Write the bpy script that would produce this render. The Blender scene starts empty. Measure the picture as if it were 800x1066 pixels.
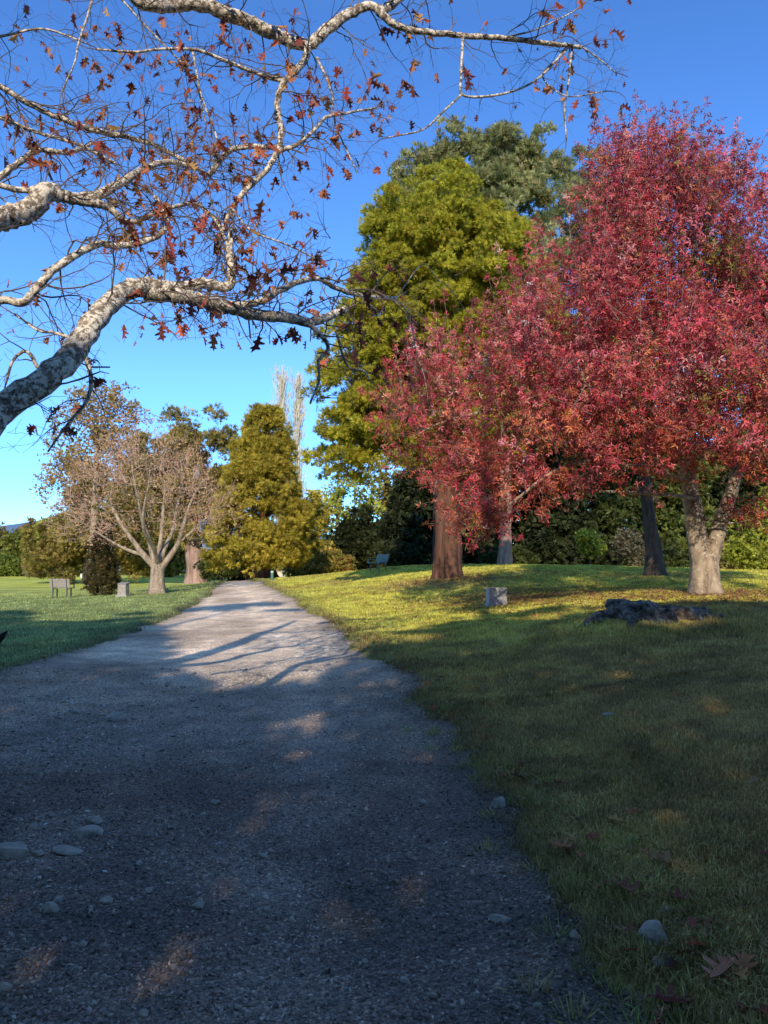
import bpy, math, random
import numpy as np

random.seed(7)
rng = np.random.default_rng(11)
sc = bpy.context.scene
col = sc.collection
PI = math.pi

# ------------------------------------------------------------------ camera
CAM_Z = 1.6
FPX = 770.0
PITCH = math.atan(61.0 / FPX)
cam_d = bpy.data.cameras.new('camera')
cam_d.sensor_fit = 'VERTICAL'
cam_d.sensor_height = 36.0
cam_d.sensor_width = 27.0
cam_d.lens = 36.0 * FPX / 1066.0
cam_d.clip_start = 0.05
cam_d.clip_end = 12000
cam = bpy.data.objects.new('camera', cam_d)
col.objects.link(cam)
cam.location = (0, 0, CAM_Z)
cam.rotation_euler = (PI / 2 + PITCH, 0, 0)
sc.camera = cam
_c, _s = math.cos(PITCH), math.sin(PITCH)


def at(px, py, Y):
    """point at world depth Y on the sight line of a photograph position"""
    a = (px - 400) / FPX
    b = (533 - py) / FPX
    y = _c - b * _s
    z = _s + b * _c
    t = Y / y
    return np.array([a * t, Y, CAM_Z + z * t])


def to_px(P):
    P = np.asarray(P, float)
    x = P[:, 0]; y = P[:, 1]; z = P[:, 2] - CAM_Z
    f = y * _c + z * _s
    u = -y * _s + z * _c
    f = np.where(f < 0.05, 0.05, f)
    return 400 + FPX * x / f, 533 - FPX * u / f


# ------------------------------------------------------------------ sun, sky
SUN_EL = math.radians(29)
SUN_AZ = math.radians(5)       # light travels away from the viewpoint, a touch to the right
SD = np.array([math.sin(SUN_AZ) * math.cos(SUN_EL), math.cos(SUN_AZ) * math.cos(SUN_EL), -math.sin(SUN_EL)])
sun_d = bpy.data.lights.new('sun', 'SUN')
sun_d.energy = 5.0
sun_d.angle = math.radians(0.53)
sun_d.color = (1.0, 0.87, 0.68)
sun = bpy.data.objects.new('sun', sun_d)
col.objects.link(sun)
from mathutils import Vector, Matrix
sun.rotation_euler = Vector(SD).to_track_quat('-Z', 'Y').to_euler()
sun.location = (0, -30, 40)

w = bpy.data.worlds.new('World')
sc.world = w
w.use_nodes = True
nt = w.node_tree
nt.nodes.clear()
sky = nt.nodes.new('ShaderNodeTexSky')
sky.sky_type = 'NISHITA'
sky.sun_disc = False
sky.sun_elevation = SUN_EL
sky.sun_rotation = PI + SUN_AZ
sky.air_density = 0.6
sky.dust_density = 0.0
sky.ozone_density = 1.6
hs = nt.nodes.new('ShaderNodeHueSaturation')
hs.inputs['Saturation'].default_value = 1.18
hs.inputs['Value'].default_value = 2.35
bg = nt.nodes.new('ShaderNodeBackground')
bg.inputs['Strength'].default_value = 0.15
wo = nt.nodes.new('ShaderNodeOutputWorld')
nt.links.new(sky.outputs[0], hs.inputs['Color'])
tcw = nt.nodes.new('ShaderNodeTexCoord')
sepw = nt.nodes.new('ShaderNodeSeparateXYZ')
nt.links.new(tcw.outputs['Generated'], sepw.inputs[0])
rw = nt.nodes.new('ShaderNodeValToRGB')
el_ = rw.color_ramp.elements
for _ in range(4):
    el_.new(0.5)
for e_, (p_, c_) in zip(el_, [(0.0, (.44, .63, .78)), (0.10, (.52, .73, .90)), (0.25, (.76, .90, 1.06)), (0.62, (.72, .85, 1.03)), (0.82, (1.7, 1.35, 1.0)), (1.0, (2.0, 1.5, 1.05))]):  # upper stops brighten and warm the unseen sky overhead to fill foreground shade
    e_.position = p_
    e_.color = (*c_, 1)
nt.links.new(sepw.outputs['Z'], rw.inputs[0])
mw = nt.nodes.new('ShaderNodeMix')
mw.data_type = 'RGBA'
mw.blend_type = 'MULTIPLY'
mw.inputs['Factor'].default_value = 1.0
nt.links.new(hs.outputs[0], mw.inputs['A'])
nt.links.new(rw.outputs[0], mw.inputs['B'])
nt.links.new(mw.outputs['Result'], bg.inputs['Color'])
nt.links.new(bg.outputs[0], wo.inputs['Surface'])

sc.view_settings.view_transform = 'Standard'
sc.view_settings.look = 'None'
sc.view_settings.exposure = 0
sc.cycles.max_bounces = 6
sc.cycles.diffuse_bounces = 3
sc.cycles.glossy_bounces = 2
sc.cycles.transmission_bounces = 3
sc.cycles.transparent_max_bounces = 4


# ------------------------------------------------------------------ materials
def new_mat(name):
    m = bpy.data.materials.new(name)
    m.use_nodes = True
    m.node_tree.nodes.clear()
    return m, m.node_tree


def N(t, kind, **kw):
    n = t.nodes.new(kind)
    for k, v in kw.items():
        if k in n.inputs:
            n.inputs[k].default_value = v
        else:
            setattr(n, k, v)
    return n


def ramp(t, stops):
    r = t.nodes.new('ShaderNodeValToRGB')
    e = r.color_ramp.elements
    while len(e) < len(stops):
        e.new(0.5)
    for el, (p, c) in zip(e, stops):
        el.position = p
        el.color = (*c, 1) if len(c) == 3 else c
    return r


def leaf_mat(name, transl=0.3, rough=0.55, spec=0.25):
    m, t = new_mat(name)
    a = N(t, 'ShaderNodeAttribute', attribute_name='col')
    p = N(t, 'ShaderNodeBsdfPrincipled')
    p.inputs['Roughness'].default_value = rough
    p.inputs['Specular IOR Level'].default_value = spec
    tr = N(t, 'ShaderNodeBsdfTranslucent')
    mx = N(t, 'ShaderNodeMixShader')
    mx.inputs[0].default_value = transl
    o = N(t, 'ShaderNodeOutputMaterial')
    L = t.links.new
    L(a.outputs['Color'], p.inputs['Base Color'])
    L(a.outputs['Color'], tr.inputs['Color'])
    L(p.outputs[0], mx.inputs[1]); L(tr.outputs[0], mx.inputs[2])
    L(mx.outputs[0], o.inputs['Surface'])
    return m


def bark_mat(name, dark, light, lichen=None, lichen_amt=0.5, scale=6.0, stretch=0.25, bump=0.6, bump_dist=0.02):
    m, t = new_mat(name)
    L = t.links.new
    tc = N(t, 'ShaderNodeTexCoord')
    mp = N(t, 'ShaderNodeMapping')
    mp.inputs['Scale'].default_value = (1, 1, stretch)
    L(tc.outputs['Object'], mp.inputs['Vector'])
    n1 = N(t, 'ShaderNodeTexNoise', Scale=scale, Detail=8.0, Roughness=0.65)
    L(mp.outputs[0], n1.inputs['Vector'])
    r = ramp(t, [(0.32, dark), (0.68, light)])
    L(n1.outputs['Fac'], r.inputs[0])
    base = r.outputs[0]
    if lichen:
        n2 = N(t, 'ShaderNodeTexNoise', Scale=scale * 1.6, Detail=6.0, Roughness=0.7)
        L(tc.outputs['Object'], n2.inputs['Vector'])
        r2 = ramp(t, [(lichen_amt - 0.05, (0, 0, 0)), (lichen_amt + 0.05, (1, 1, 1))])
        L(n2.outputs['Fac'], r2.inputs[0])
        mix = N(t, 'ShaderNodeMix', data_type='RGBA')
        L(r2.outputs[0], mix.inputs['Factor'])
        L(base, mix.inputs['A'])
        mix.inputs['B'].default_value = (*lichen, 1)
        base = mix.outputs['Result']
    bp = N(t, 'ShaderNodeBump')
    bp.inputs['Strength'].default_value = bump
    bp.inputs['Distance'].default_value = bump_dist
    L(n1.outputs['Fac'], bp.inputs['Height'])
    p = N(t, 'ShaderNodeBsdfPrincipled', Roughness=0.9)
    p.inputs['Specular IOR Level'].default_value = 0.15
    L(base, p.inputs['Base Color']); L(bp.outputs[0], p.inputs['Normal'])
    o = N(t, 'ShaderNodeOutputMaterial')
    L(p.outputs[0], o.inputs['Surface'])
    return m


def mottled_mat(name, c1, c2, scale=8.0, rough=0.85, bump=0.3, bump_dist=0.01, detail=8.0, c3=None, lev=(.35, .54, .62)):
    m, t = new_mat(name)
    L = t.links.new
    tc = N(t, 'ShaderNodeTexCoord')
    n1 = N(t, 'ShaderNodeTexNoise', Scale=scale, Detail=detail, Roughness=0.7)
    L(tc.outputs['Object'], n1.inputs['Vector'])
    stops = [(0.3, c1), (0.7, c2)] if c3 is None else [(lev[0], c1), (lev[1], c2), (lev[2], c3)]
    r = ramp(t, stops)
    L(n1.outputs['Fac'], r.inputs[0])
    bp = N(t, 'ShaderNodeBump')
    bp.inputs['Strength'].default_value = bump
    bp.inputs['Distance'].default_value = bump_dist
    L(n1.outputs['Fac'], bp.inputs['Height'])
    p = N(t, 'ShaderNodeBsdfPrincipled', Roughness=rough)
    p.inputs['Specular IOR Level'].default_value = 0.25
    L(r.outputs[0], p.inputs['Base Color']); L(bp.outputs[0], p.inputs['Normal'])
    o = N(t, 'ShaderNodeOutputMaterial')
    L(p.outputs[0], o.inputs['Surface'])
    return m


def ground_mat():
    m, t = new_mat('lawn')
    L = t.links.new
    g = N(t, 'ShaderNodeNewGeometry')
    a = N(t, 'ShaderNodeAttribute', attribute_name='col')
    n1 = N(t, 'ShaderNodeTexNoise', Scale=1.1, Detail=9.0, Roughness=0.72)
    n2 = N(t, 'ShaderNodeTexNoise', Scale=38.0, Detail=5.0, Roughness=0.75)
    n3 = N(t, 'ShaderNodeTexNoise', Scale=7.0, Detail=6.0, Roughness=0.7)
    for n in (n1, n2, n3):
        L(g.outputs['Position'], n.inputs['Vector'])
    r1 = ramp(t, [(0.3, (0.72, 0.80, 0.72)), (0.5, (1, 1, 1)), (0.72, (1.25, 1.08, 0.8))])
    r2 = ramp(t, [(0.28, (0.35, 0.35, 0.35)), (0.72, (1.5, 1.5, 1.5))])
    r3 = ramp(t, [(0.3, (0.7, 0.72, 0.7)), (0.7, (1.25, 1.22, 1.15))])
    L(n1.outputs['Fac'], r1.inputs[0]); L(n2.outputs['Fac'], r2.inputs[0]); L(n3.outputs['Fac'], r3.inputs[0])
    prev = a.outputs['Color']
    for r in (r1, r2, r3):
        mx = N(t, 'ShaderNodeMix', data_type='RGBA', blend_type='MULTIPLY')
        mx.inputs['Factor'].default_value = 1
        L(prev, mx.inputs['A']); L(r.outputs[0], mx.inputs['B'])
        prev = mx.outputs['Result']
    bp = N(t, 'ShaderNodeBump')
    bp.inputs['Strength'].default_value = 0.9
    bp.inputs['Distance'].default_value = 0.03
    L(n2.outputs['Fac'], bp.inputs['Height'])
    p = N(t, 'ShaderNodeBsdfPrincipled', Roughness=0.95)
    p.inputs['Specular IOR Level'].default_value = 0.1
    L(prev, p.inputs['Base Color']); L(bp.outputs[0], p.inputs['Normal'])
    o = N(t, 'ShaderNodeOutputMaterial')
    L(p.outputs[0], o.inputs['Surface'])
    return m


def path_mat():
    m, t = new_mat('gravel_path')
    L = t.links.new
    g = N(t, 'ShaderNodeNewGeometry')
    a = N(t, 'ShaderNodeAttribute', attribute_name='col')
    v1 = N(t, 'ShaderNodeTexVoronoi', Scale=62.0)
    v2 = N(t, 'ShaderNodeTexVoronoi', Scale=27.0)
    n1 = N(t, 'ShaderNodeTexNoise', Scale=1.3, Detail=8.0, Roughness=0.7)
    n2 = N(t, 'ShaderNodeTexNoise', Scale=110.0, Detail=4.0, Roughness=0.7)
    for n in (v1, v2, n1, n2):
        L(g.outputs['Position'], n.inputs['Vector'])
    sep = N(t, 'ShaderNodeSeparateColor')
    L(v1.outputs['Color'], sep.inputs[0])
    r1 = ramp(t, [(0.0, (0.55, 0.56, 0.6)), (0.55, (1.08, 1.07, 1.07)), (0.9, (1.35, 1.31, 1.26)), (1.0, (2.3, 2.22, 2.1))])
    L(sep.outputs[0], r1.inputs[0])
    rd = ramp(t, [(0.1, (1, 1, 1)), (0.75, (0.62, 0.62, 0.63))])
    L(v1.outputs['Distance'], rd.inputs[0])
    r2 = ramp(t, [(0.3, (0.72, 0.73, 0.76)), (0.7, (1.3, 1.26, 1.18))])
    L(n1.outputs['Fac'], r2.inputs[0])
    r3 = ramp(t, [(0.3, (0.55, 0.55, 0.55)), (0.7, (1.4, 1.4, 1.4))])
    L(n2.outputs['Fac'], r3.inputs[0])
    prev = a.outputs['Color']
    for r in (r1, rd, r2, r3):
        mx = N(t, 'ShaderNodeMix', data_type='RGBA', blend_type='MULTIPLY')
        mx.inputs['Factor'].default_value = 1
        L(prev, mx.inputs['A']); L(r.outputs[0], mx.inputs['B'])
        prev = mx.outputs['Result']
    inv = N(t, 'ShaderNodeMath', operation='SUBTRACT')
    inv.inputs[0].default_value = 1.0
    L(v1.outputs['Distance'], inv.inputs[1])
    bp = N(t, 'ShaderNodeBump')
    bp.inputs['Strength'].default_value = 0.8
    bp.inputs['Distance'].default_value = 0.012
    L(inv.outputs[0], bp.inputs['Height'])
    p = N(t, 'ShaderNodeBsdfPrincipled', Roughness=0.9)
    p.inputs['Specular IOR Level'].default_value = 0.2
    L(prev, p.inputs['Base Color']); L(bp.outputs[0], p.inputs['Normal'])
    o = N(t, 'ShaderNodeOutputMaterial')
    L(p.outputs[0], o.inputs['Surface'])
    return m


def plain_mat(name, c, rough=0.6):
    return mottled_mat(name, tuple(x * 0.8 for x in c), tuple(min(1, x * 1.15) for x in c), scale=14, rough=rough, bump=0.1, bump_dist=0.004)


M = {}
M['leaf'] = leaf_mat('leaf', 0.28)
M['red_leaf'] = leaf_mat('red_leaf', 0.30, 0.5, 0.3)
M['oak_leaf'] = leaf_mat('oak_leaf', 0.38, 0.5, 0.3)
M['needle'] = leaf_mat('needle', 0.40, 0.6, 0.2)
M['blade'] = leaf_mat('blade', 0.22, 0.6, 0.15)
M['stone_bits'] = leaf_mat('stone_bits', 0.0, 0.85, 0.25)
M['oak_bark'] = bark_mat('oak_bark', (0.03, 0.022, 0.017), (0.36, 0.29, 0.22), (0.76, 0.68, 0.57), 0.51, 15.0, 1.0, 1.0, 0.02)
M['twig'] = bark_mat('twig', (0.10, 0.075, 0.06), (0.26, 0.21, 0.18), None, 0.5, 9.0, 1.0, 0.3, 0.004)
M['pale_bark'] = bark_mat('pale_bark', (0.13, 0.095, 0.065), (0.46, 0.36, 0.26), (0.58, 0.51, 0.40), 0.60, 7.0, 0.3, 0.9, 0.03)
M['red_bark'] = bark_mat('red_bark', (0.03, 0.014, 0.010), (0.21, 0.105, 0.068), None, 0.5, 5.0, 0.08, 1.0, 0.06)
M['dark_bark'] = bark_mat('dark_bark', (0.03, 0.022, 0.016), (0.13, 0.10, 0.075), None, 0.5, 6.0, 0.2, 0.9, 0.04)
M['pink_bark'] = bark_mat('pink_bark', (0.16, 0.09, 0.065), (0.46, 0.31, 0.24), None, 0.5, 4.0, 0.15, 0.8, 0.04)
M['bare_twig'] = bark_mat('bare_twig', (0.40, 0.27, 0.19), (0.72, 0.53, 0.40), None, 0.5, 5.0, 1.0, 0.3, 0.01)
M['poplar'] = bark_mat('poplar', (0.46, 0.40, 0.30), (0.74, 0.68, 0.54), None, 0.5, 3.0, 1.0, 0.2, 0.01)
M['stump'] = mottled_mat('stump', (0.03, 0.024, 0.02), (0.24, 0.19, 0.15), 9.0, 0.9, 1.0, 0.06, 14, (0.52, 0.47, 0.41), (.38, .57, .66))
M['concrete'] = mottled_mat('concrete', (0.34, 0.33, 0.32), (0.42, 0.41, 0.40), 16, 0.9, 0.3, 0.006)
M['pillar'] = mottled_mat('pillar', (0.22, 0.19, 0.16), (0.44, 0.39, 0.33), 7, 0.9, 0.4, 0.01)
M['plaque'] = plain_mat('plaque', (0.30, 0.27, 0.22), 0.4)
M['weathered_wood'] = mottled_mat('weathered_wood', (0.24, 0.21, 0.19), (0.42, 0.37, 0.33), 12, 0.8, 0.2, 0.004)
M['green_wood'] = mottled_mat('green_wood', (0.12, 0.19, 0.19), (0.24, 0.33, 0.32), 12, 0.7, 0.2, 0.004)
M['metal'] = plain_mat('metal', (0.10, 0.10, 0.10), 0.5)
M['white_paint'] = plain_mat('white_paint', (0.75, 0.75, 0.72), 0.5)
M['green_paint'] = plain_mat('green_paint', (0.10, 0.22, 0.16), 0.5)
M['rock'] = mottled_mat('rock', (0.20, 0.165, 0.14), (0.46, 0.40, 0.34), 17, 0.85, 0.5, 0.01)
M['black_wood'] = mottled_mat('black_wood', (0.010, 0.008, 0.008), (0.03, 0.025, 0.025), 9, 0.9, 0.6, 0.02)
M['hill'] = mottled_mat('hill', (0.10, 0.16, 0.26), (0.13, 0.20, 0.30), 0.02, 1.0, 0.0, 0.0)  # distance haze put into the blue base colour


# ------------------------------------------------------------------ mesh helpers
def link(name, me, mat=None, parent=None, loc=(0, 0, 0)):
    o = bpy.data.objects.new(name, me)
    col.objects.link(o)
    if mat is not None:
        me.materials.append(mat)
    if parent is not None:
        o.parent = parent
    o.location = loc
    return o


def mesh_np(name, V, faces, cols=None, smooth=False):
    """V (n,3); faces list of int arrays (m,k); cols (n,3)"""
    me = bpy.data.meshes.new(name)
    V = np.ascontiguousarray(V, dtype=np.float32)
    me.vertices.add(len(V))
    me.vertices.foreach_set('co', V.ravel())
    if not isinstance(faces, (list, tuple)):
        faces = [faces]
    faces = [np.asarray(f, dtype=np.int32) for f in faces if len(f)]
    nl = sum(f.size for f in faces)
    npoly = sum(len(f) for f in faces)
    me.loops.add(nl)
    me.polygons.add(npoly)
    me.loops.foreach_set('vertex_index', np.concatenate([f.ravel() for f in faces]))
    starts = []
    k = 0
    for f in faces:
        starts.append(k + np.arange(len(f), dtype=np.int32) * f.shape[1])
        k += f.size
    me.polygons.foreach_set('loop_start', np.concatenate(starts).astype(np.int32))
    me.polygons.foreach_set('use_smooth', np.full(npoly, smooth, dtype=bool))
    if cols is not None:
        ca = me.color_attributes.new('col', 'FLOAT_COLOR', 'POINT')
        c4 = np.ones((len(V), 4), dtype=np.float32)
        c4[:, :3] = cols
        ca.data.foreach_set('color', c4.ravel())
    me.update(calc_edges=True)
    return me


def empty(name, loc, label=None, cat=None, group=None, rz=0.0):
    o = bpy.data.objects.new(name, None)
    col.objects.link(o)
    o.location = loc
    o.rotation_euler = (0, 0, rz)
    o.empty_display_size = 0.2
    if label: o['label'] = label
    if cat: o['category'] = cat
    if group: o['group'] = group
    return o


def tag(o, label, cat, group=None, kind=None):
    if label: o['label'] = label
    if cat: o['category'] = cat
    if group: o['group'] = group
    if kind: o['kind'] = kind
    return o


def multi(name, groups, parent):
    """one mesh of several (vertices, faces, colours or None, material) groups"""
    V, C, FF, MI = [], [], {}, {}
    off = 0
    mats = []
    for v, f, c, m in groups:
        V.append(v); C.append(np.full((len(v), 3), .3) if c is None else c)
        mats.append(m)
        for x in (f if isinstance(f, (list, tuple)) else [f]):
            FF.setdefault(x.shape[1], []).append(x + off)
            MI.setdefault(x.shape[1], []).append(np.full(len(x), len(mats) - 1, dtype=np.int32))
        off += len(v)
    me = mesh_np(name, np.concatenate(V), [np.concatenate(x) for x in FF.values()], np.concatenate(C))
    me.polygons.foreach_set('material_index', np.concatenate([np.concatenate(x) for x in MI.values()]))
    o = link(name, me, None, parent)
    for m in mats:
        me.materials.append(m)
    return o


def unit(v):
    v = np.asarray(v, float)
    return v / np.maximum(np.linalg.norm(v, axis=-1, keepdims=True), 1e-9)


def frames(d, r=None):
    """rotation matrices (n,3,3) whose +Y column is d, rolled at random"""
    r = rng if r is None else r
    d = unit(d)
    a = r.normal(size=d.shape)
    x = unit(np.cross(d, a))
    z = np.cross(x, d)
    return np.stack([x, d, z], axis=-1)


def frames_n(d, n, jit=0.5):
    """+Y along d, the face (+Z) turned towards n as leaves turn to the light"""
    d = unit(d)
    m = unit(n) + rng.normal(size=d.shape) * jit
    x = unit(np.cross(d, m))
    return np.stack([x, d, np.cross(x, d)], axis=-1)


def frames_up(d, tilt=0.5):
    """as frames() but the card normal (+Z) leans to the sky"""
    d = unit(d)
    up = np.array([0, 0, 1.0]) + rng.normal(size=d.shape) * tilt
    x = unit(np.cross(d, up))
    z = np.cross(x, d)
    return np.stack([x, d, z], axis=-1)


def scatter(tv, tf, pos, R, scale, cols, shade=None):
    """copies of a small template joined into arrays"""
    tv = np.asarray(tv, float)
    n, k = len(pos), len(tv)
    s = np.asarray(scale, float)
    if s.ndim == 1:
        s = s[:, None]
    P = np.einsum('nij,nkj->nki', R, tv[None] * s[:, None, :] if s.shape[1] == 3 else tv[None] * s[:, :, None]) + pos[:, None, :]
    F = []
    off = (np.arange(n) * k)[:, None, None]
    for f in tf:
        f = np.asarray(f)
        F.append((f[None] + off).reshape(-1, f.shape[1]))
    C = np.repeat(cols[:, None, :], k, axis=1)
    if shade is not None:
        C = C * np.asarray(shade)[None, :, None]
    return P.reshape(-1, 3), F, C.reshape(-1, 3)


def join(parts):
    V, C, FF = [], [], {}
    off = 0
    for v, f, c in parts:
        V.append(v); C.append(c)
        for x in f:
            FF.setdefault(x.shape[1], []).append(x + off)
        off += len(v)
    return np.concatenate(V), [np.concatenate(x) for x in FF.values()], np.concatenate(C)


def tubes(A, B, ra, rb, sides=5):
    """tapered prisms from A to B"""
    A = np.asarray(A, float); B = np.asarray(B, float)
    d = unit(B - A)
    ref = np.where(np.abs(d[:, 2:3]) > 0.9, np.array([[1.0, 0, 0]]), np.array([[0, 0, 1.0]]))
    x = unit(np.cross(d, ref)); y = np.cross(d, x)
    an = np.arange(sides) / sides * 2 * PI
    ring = np.cos(an)[None, :, None] * x[:, None, :] + np.sin(an)[None, :, None] * y[:, None, :]
    ext = d * np.asarray(ra)[:, None] * 0.25
    VA = (A - ext)[:, None, :] + ring * np.asarray(ra)[:, None, None]
    VB = (B)[:, None, :] + ring * np.asarray(rb)[:, None, None]
    V = np.concatenate([VA, VB], axis=1)
    n = len(A)
    i = np.arange(sides); j = (i + 1) % sides
    f = np.stack([i, j, j + sides, i + sides], axis=1)
    F = (f[None] + (np.arange(n) * 2 * sides)[:, None, None]).reshape(-1, 4)
    return V.reshape(-1, 3), F


def catmull(P, n=6):
    P = np.asarray(P, float)
    Q = np.vstack([2 * P[0] - P[1], P, 2 * P[-1] - P[-2]])
    out = []
    for i in range(1, len(Q) - 2):
        for t in np.arange(n) / n:
            p0, p1, p2, p3 = Q[i - 1], Q[i], Q[i + 1], Q[i + 2]
            out.append(0.5 * ((2 * p1) + (-p0 + p2) * t + (2 * p0 - 5 * p1 + 4 * p2 - p3) * t * t + (-p0 + 3 * p1 - 3 * p2 + p3) * t ** 3))
    out.append(P[-1])
    return np.array(out)


def swept(P, R, sides=10, knob=0.06, seed=0, flare=None, ridges=0.0, cap=True):
    """one continuous limb along P with radii R, uneven like bark"""
    r = np.random.default_rng(seed)
    P = np.asarray(P, float); R = np.asarray(R, float)
    n = len(P)
    T = np.gradient(P, axis=0)
    T = unit(T)
    x = np.cross(T[0], [0.3, 0.9, 0.2] if abs(T[0][2]) > 0.8 else [0, 0, 1.0]); x /= np.linalg.norm(x)
    an = np.arange(sides) / sides * 2 * PI
    V = []
    ph = r.uniform(0, 2 * PI, 6)
    s = 0
    for i in range(n):
        if i:
            s += np.linalg.norm(P[i] - P[i - 1])
        x = x - T[i] * np.dot(x, T[i]); x /= np.linalg.norm(x)
        y = np.cross(T[i], x)
        rr = R[i] * (1 + knob * (np.sin(2 * an + ph[0] + 2.1 * s) + 0.7 * np.sin(3 * an + ph[1] - 3.3 * s) + 0.6 * np.sin(an + ph[2] + 5.0 * s / max(R[i] * 8, .1))) + knob * 0.4 * r.normal(size=sides))
        if ridges:
            rr = rr * (1 + ridges * np.sin(7 * an + ph[3] + 0.3 * s) + ridges * 0.7 * np.sin(12 * an + ph[4] - 0.4 * s))
        if flare is not None:
            rr = rr * (1 + flare[i] * (0.6 + 0.5 * np.sin(5 * an + ph[5]) + 0.3 * np.sin(3 * an + ph[4])))
        V.append(P[i] + np.cos(an)[:, None] * x * rr[:, None] + np.sin(an)[:, None] * y * rr[:, None])
    V = np.concatenate(V)
    i = np.arange(sides); j = (i + 1) % sides
    F = np.concatenate([np.stack([i + k * sides, j + k * sides, j + (k + 1) * sides, i + (k + 1) * sides], axis=1) for k in range(n - 1)])
    faces = [F]
    if cap:
        V = np.vstack([V, P[-1] + T[-1] * R[-1] * 0.6])
        base = (n - 1) * sides
        faces.append(np.stack([base + i, base + j, np.full(sides, len(V) - 1)], axis=1))
    return V, faces


def boxv(c, s, rot=None, taper=1.0):
    x, y, z = np.array(s) / 2
    V = np.array([[-x, -y, -z], [x, -y, -z], [x, y, -z], [-x, y, -z], [-x * taper, -y * taper, z], [x * taper, -y * taper, z], [x * taper, y * taper, z], [-x * taper, y * taper, z]])
    if rot is not None:
        V = V @ np.array(rot).T
    return V + np.array(c)


BOXF = np.array([[0, 3, 2, 1], [4, 5, 6, 7], [0, 1, 5, 4], [1, 2, 6, 5], [2, 3, 7, 6], [3, 0, 4, 7]])


def boxes(name, lst, mat, parent, bev=0.008):
    V = np.concatenate(lst)
    F = np.concatenate([BOXF + 8 * i for i in range(len(lst))])
    me = mesh_np(name, V, F)
    o = link(name, me, mat, parent)
    if bev:
        b = o.modifiers.new('bevel', 'BEVEL'); b.width = bev; b.segments = 2
    return o


def rotx(a):
    return np.array([[1, 0, 0], [0, math.cos(a), -math.sin(a)], [0, math.sin(a), math.cos(a)]])


# value noise in numpy
def vnoise(P, scale, seed=0):
    P = np.asarray(P, float) * scale + seed * 17.13
    I = np.floor(P).astype(np.int64); f = P - I
    f = f * f * (3 - 2 * f)

    def h(i):
        n = np.zeros(i.shape[:-1], dtype=np.int64)
        for k, pr in enumerate((73856093, 19349663, 83492791)[:i.shape[-1]]):
            n = n ^ (i[..., k] * pr)
        n = (n * 1103515245 + 12345) & 0x7fffffff
        n = (n ^ (n >> 13)) * 1274126177 & 0x7fffffff
        return (n & 0xffff) / 65535.0
    out = 0
    D = P.shape[-1]
    for c in range(2 ** D):
        o = np.array([(c >> k) & 1 for k in range(D)])
        wgt = np.prod(np.where(o, f, 1 - f), axis=-1)
        out = out + wgt * h(I + o)
    return out


# ------------------------------------------------------------------ terrain
CP = []
for px, py, Y in [(0, 598, 110), (-300, 598, 110), (250, 599, 95), (165, 618, 35), (65, 622, 45), (0, 668, 16), (-150, 640, 26), (120, 655, 19),
                  (690, 654, 12.5), (517, 631, 20), (733, 618, 18), (465, 603, 30), (680, 600, 28), (600, 590.5, 45), (830, 597, 45), (400, 592.5, 41),
                  (350, 606, 38), (430, 620, 27), (820, 640, 13), (1000, 640, 13), (900, 615, 20), (60, 690, 12.0), (450, 660, 14.5), (560, 655, 13.5),
                  (1000, 600, 30), (-200, 615, 45), (283, 603, 48)]:
    CP.append(at(px, py, Y))
# the path bed
for x, Y, z in [(-2, -10, 0), (-2.2, 0, 0), (-2.2, 5, 0), (-2.6, 10, 0.0), (-3.4, 15, 0.05), (-4.7, 23, 0.2), (-5.9, 30, 0.45), (-7.7, 40, 0.82), (-9.2, 48, 0.98), (-12, 60, 0.7), (-16, 75, 0.55),
                (0.9, 2.5, 0.0), (0.95, 5, 0.0), (0.6, 8, 0.0), (-6, 5, 0.05), (-6, -5, 0.05),
                # the bank at the right and the ground around the viewpoint
                (2.6, 3, 0.16), (3.0, 5, 0.28), (4.2, 8, 0.5), (2.2, 9, 0.28), (3, -6, 0.2), (8, 0, 0.5), (8, 6, 0.7), (15, 5, 0.9), (-12, 8, 0.0), (-20, 10, 0.0), (-15, -8, 0.0),
                (0, -20, 0.1), (15, -20, 0.4), (-25, -20, 0.1), (0, 60, 1.45), (20, 65, 1.1), (0, 85, 0.6), (25, 90, 0.6), (-40, 60, 0.3), (-50, 85, 0.8), (40, 30, 1.2), (40, 0, 1.0), (-45, 20, 0.1),
                (0, 140, 0.4), (-80, 140, 0.9), (80, 120, 0.4), (90, 30, 0.6), (-90, 40, 0.2), (0, -70, 0), (70, -60, 0), (-70, -60, 0)]:
    CP.append(np.array([x, Y, z]))
CP = np.array(CP)


def tps(r2):
    return 0.5 * r2 * np.log(np.maximum(r2, 1e-9))


def fit(CP, lam=0.4):
    n = len(CP)
    X = CP[:, :2]
    K = tps(((X[:, None] - X[None]) ** 2).sum(-1)) + lam * np.eye(n)
    Pm = np.hstack([np.ones((n, 1)), X])
    A = np.zeros((n + 3, n + 3))
    A[:n, :n] = K; A[:n, n:] = Pm; A[n:, :n] = Pm.T
    b = np.zeros(n + 3); b[:n] = CP[:, 2]
    return np.linalg.solve(A, b)


_W = fit(CP)


def base_h(x, y):
    x = np.asarray(x, float); y = np.asarray(y, float)
    sh = x.shape
    X = np.stack([x.ravel(), y.ravel()], 1)
    out = np.zeros(len(X))
    for i in range(0, len(X), 20000):
        q = X[i:i + 20000]
        r2 = ((q[:, None] - CP[None, :, :2]) ** 2).sum(-1)
        out[i:i + 20000] = tps(r2) @ _W[:len(CP)] + _W[len(CP)] + q @ _W[len(CP) + 1:]
    r = np.hypot(X[:, 0], X[:, 1] - 30)
    k = np.clip((r - 70) / 60, 0, 1); k = k * k * (3 - 2 * k)
    far = 0.8 - 0.3 * np.clip((X[:, 1] - 100) / 200, 0, 1)
    out = out * (1 - k) + far * k
    return out.reshape(sh)


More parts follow.
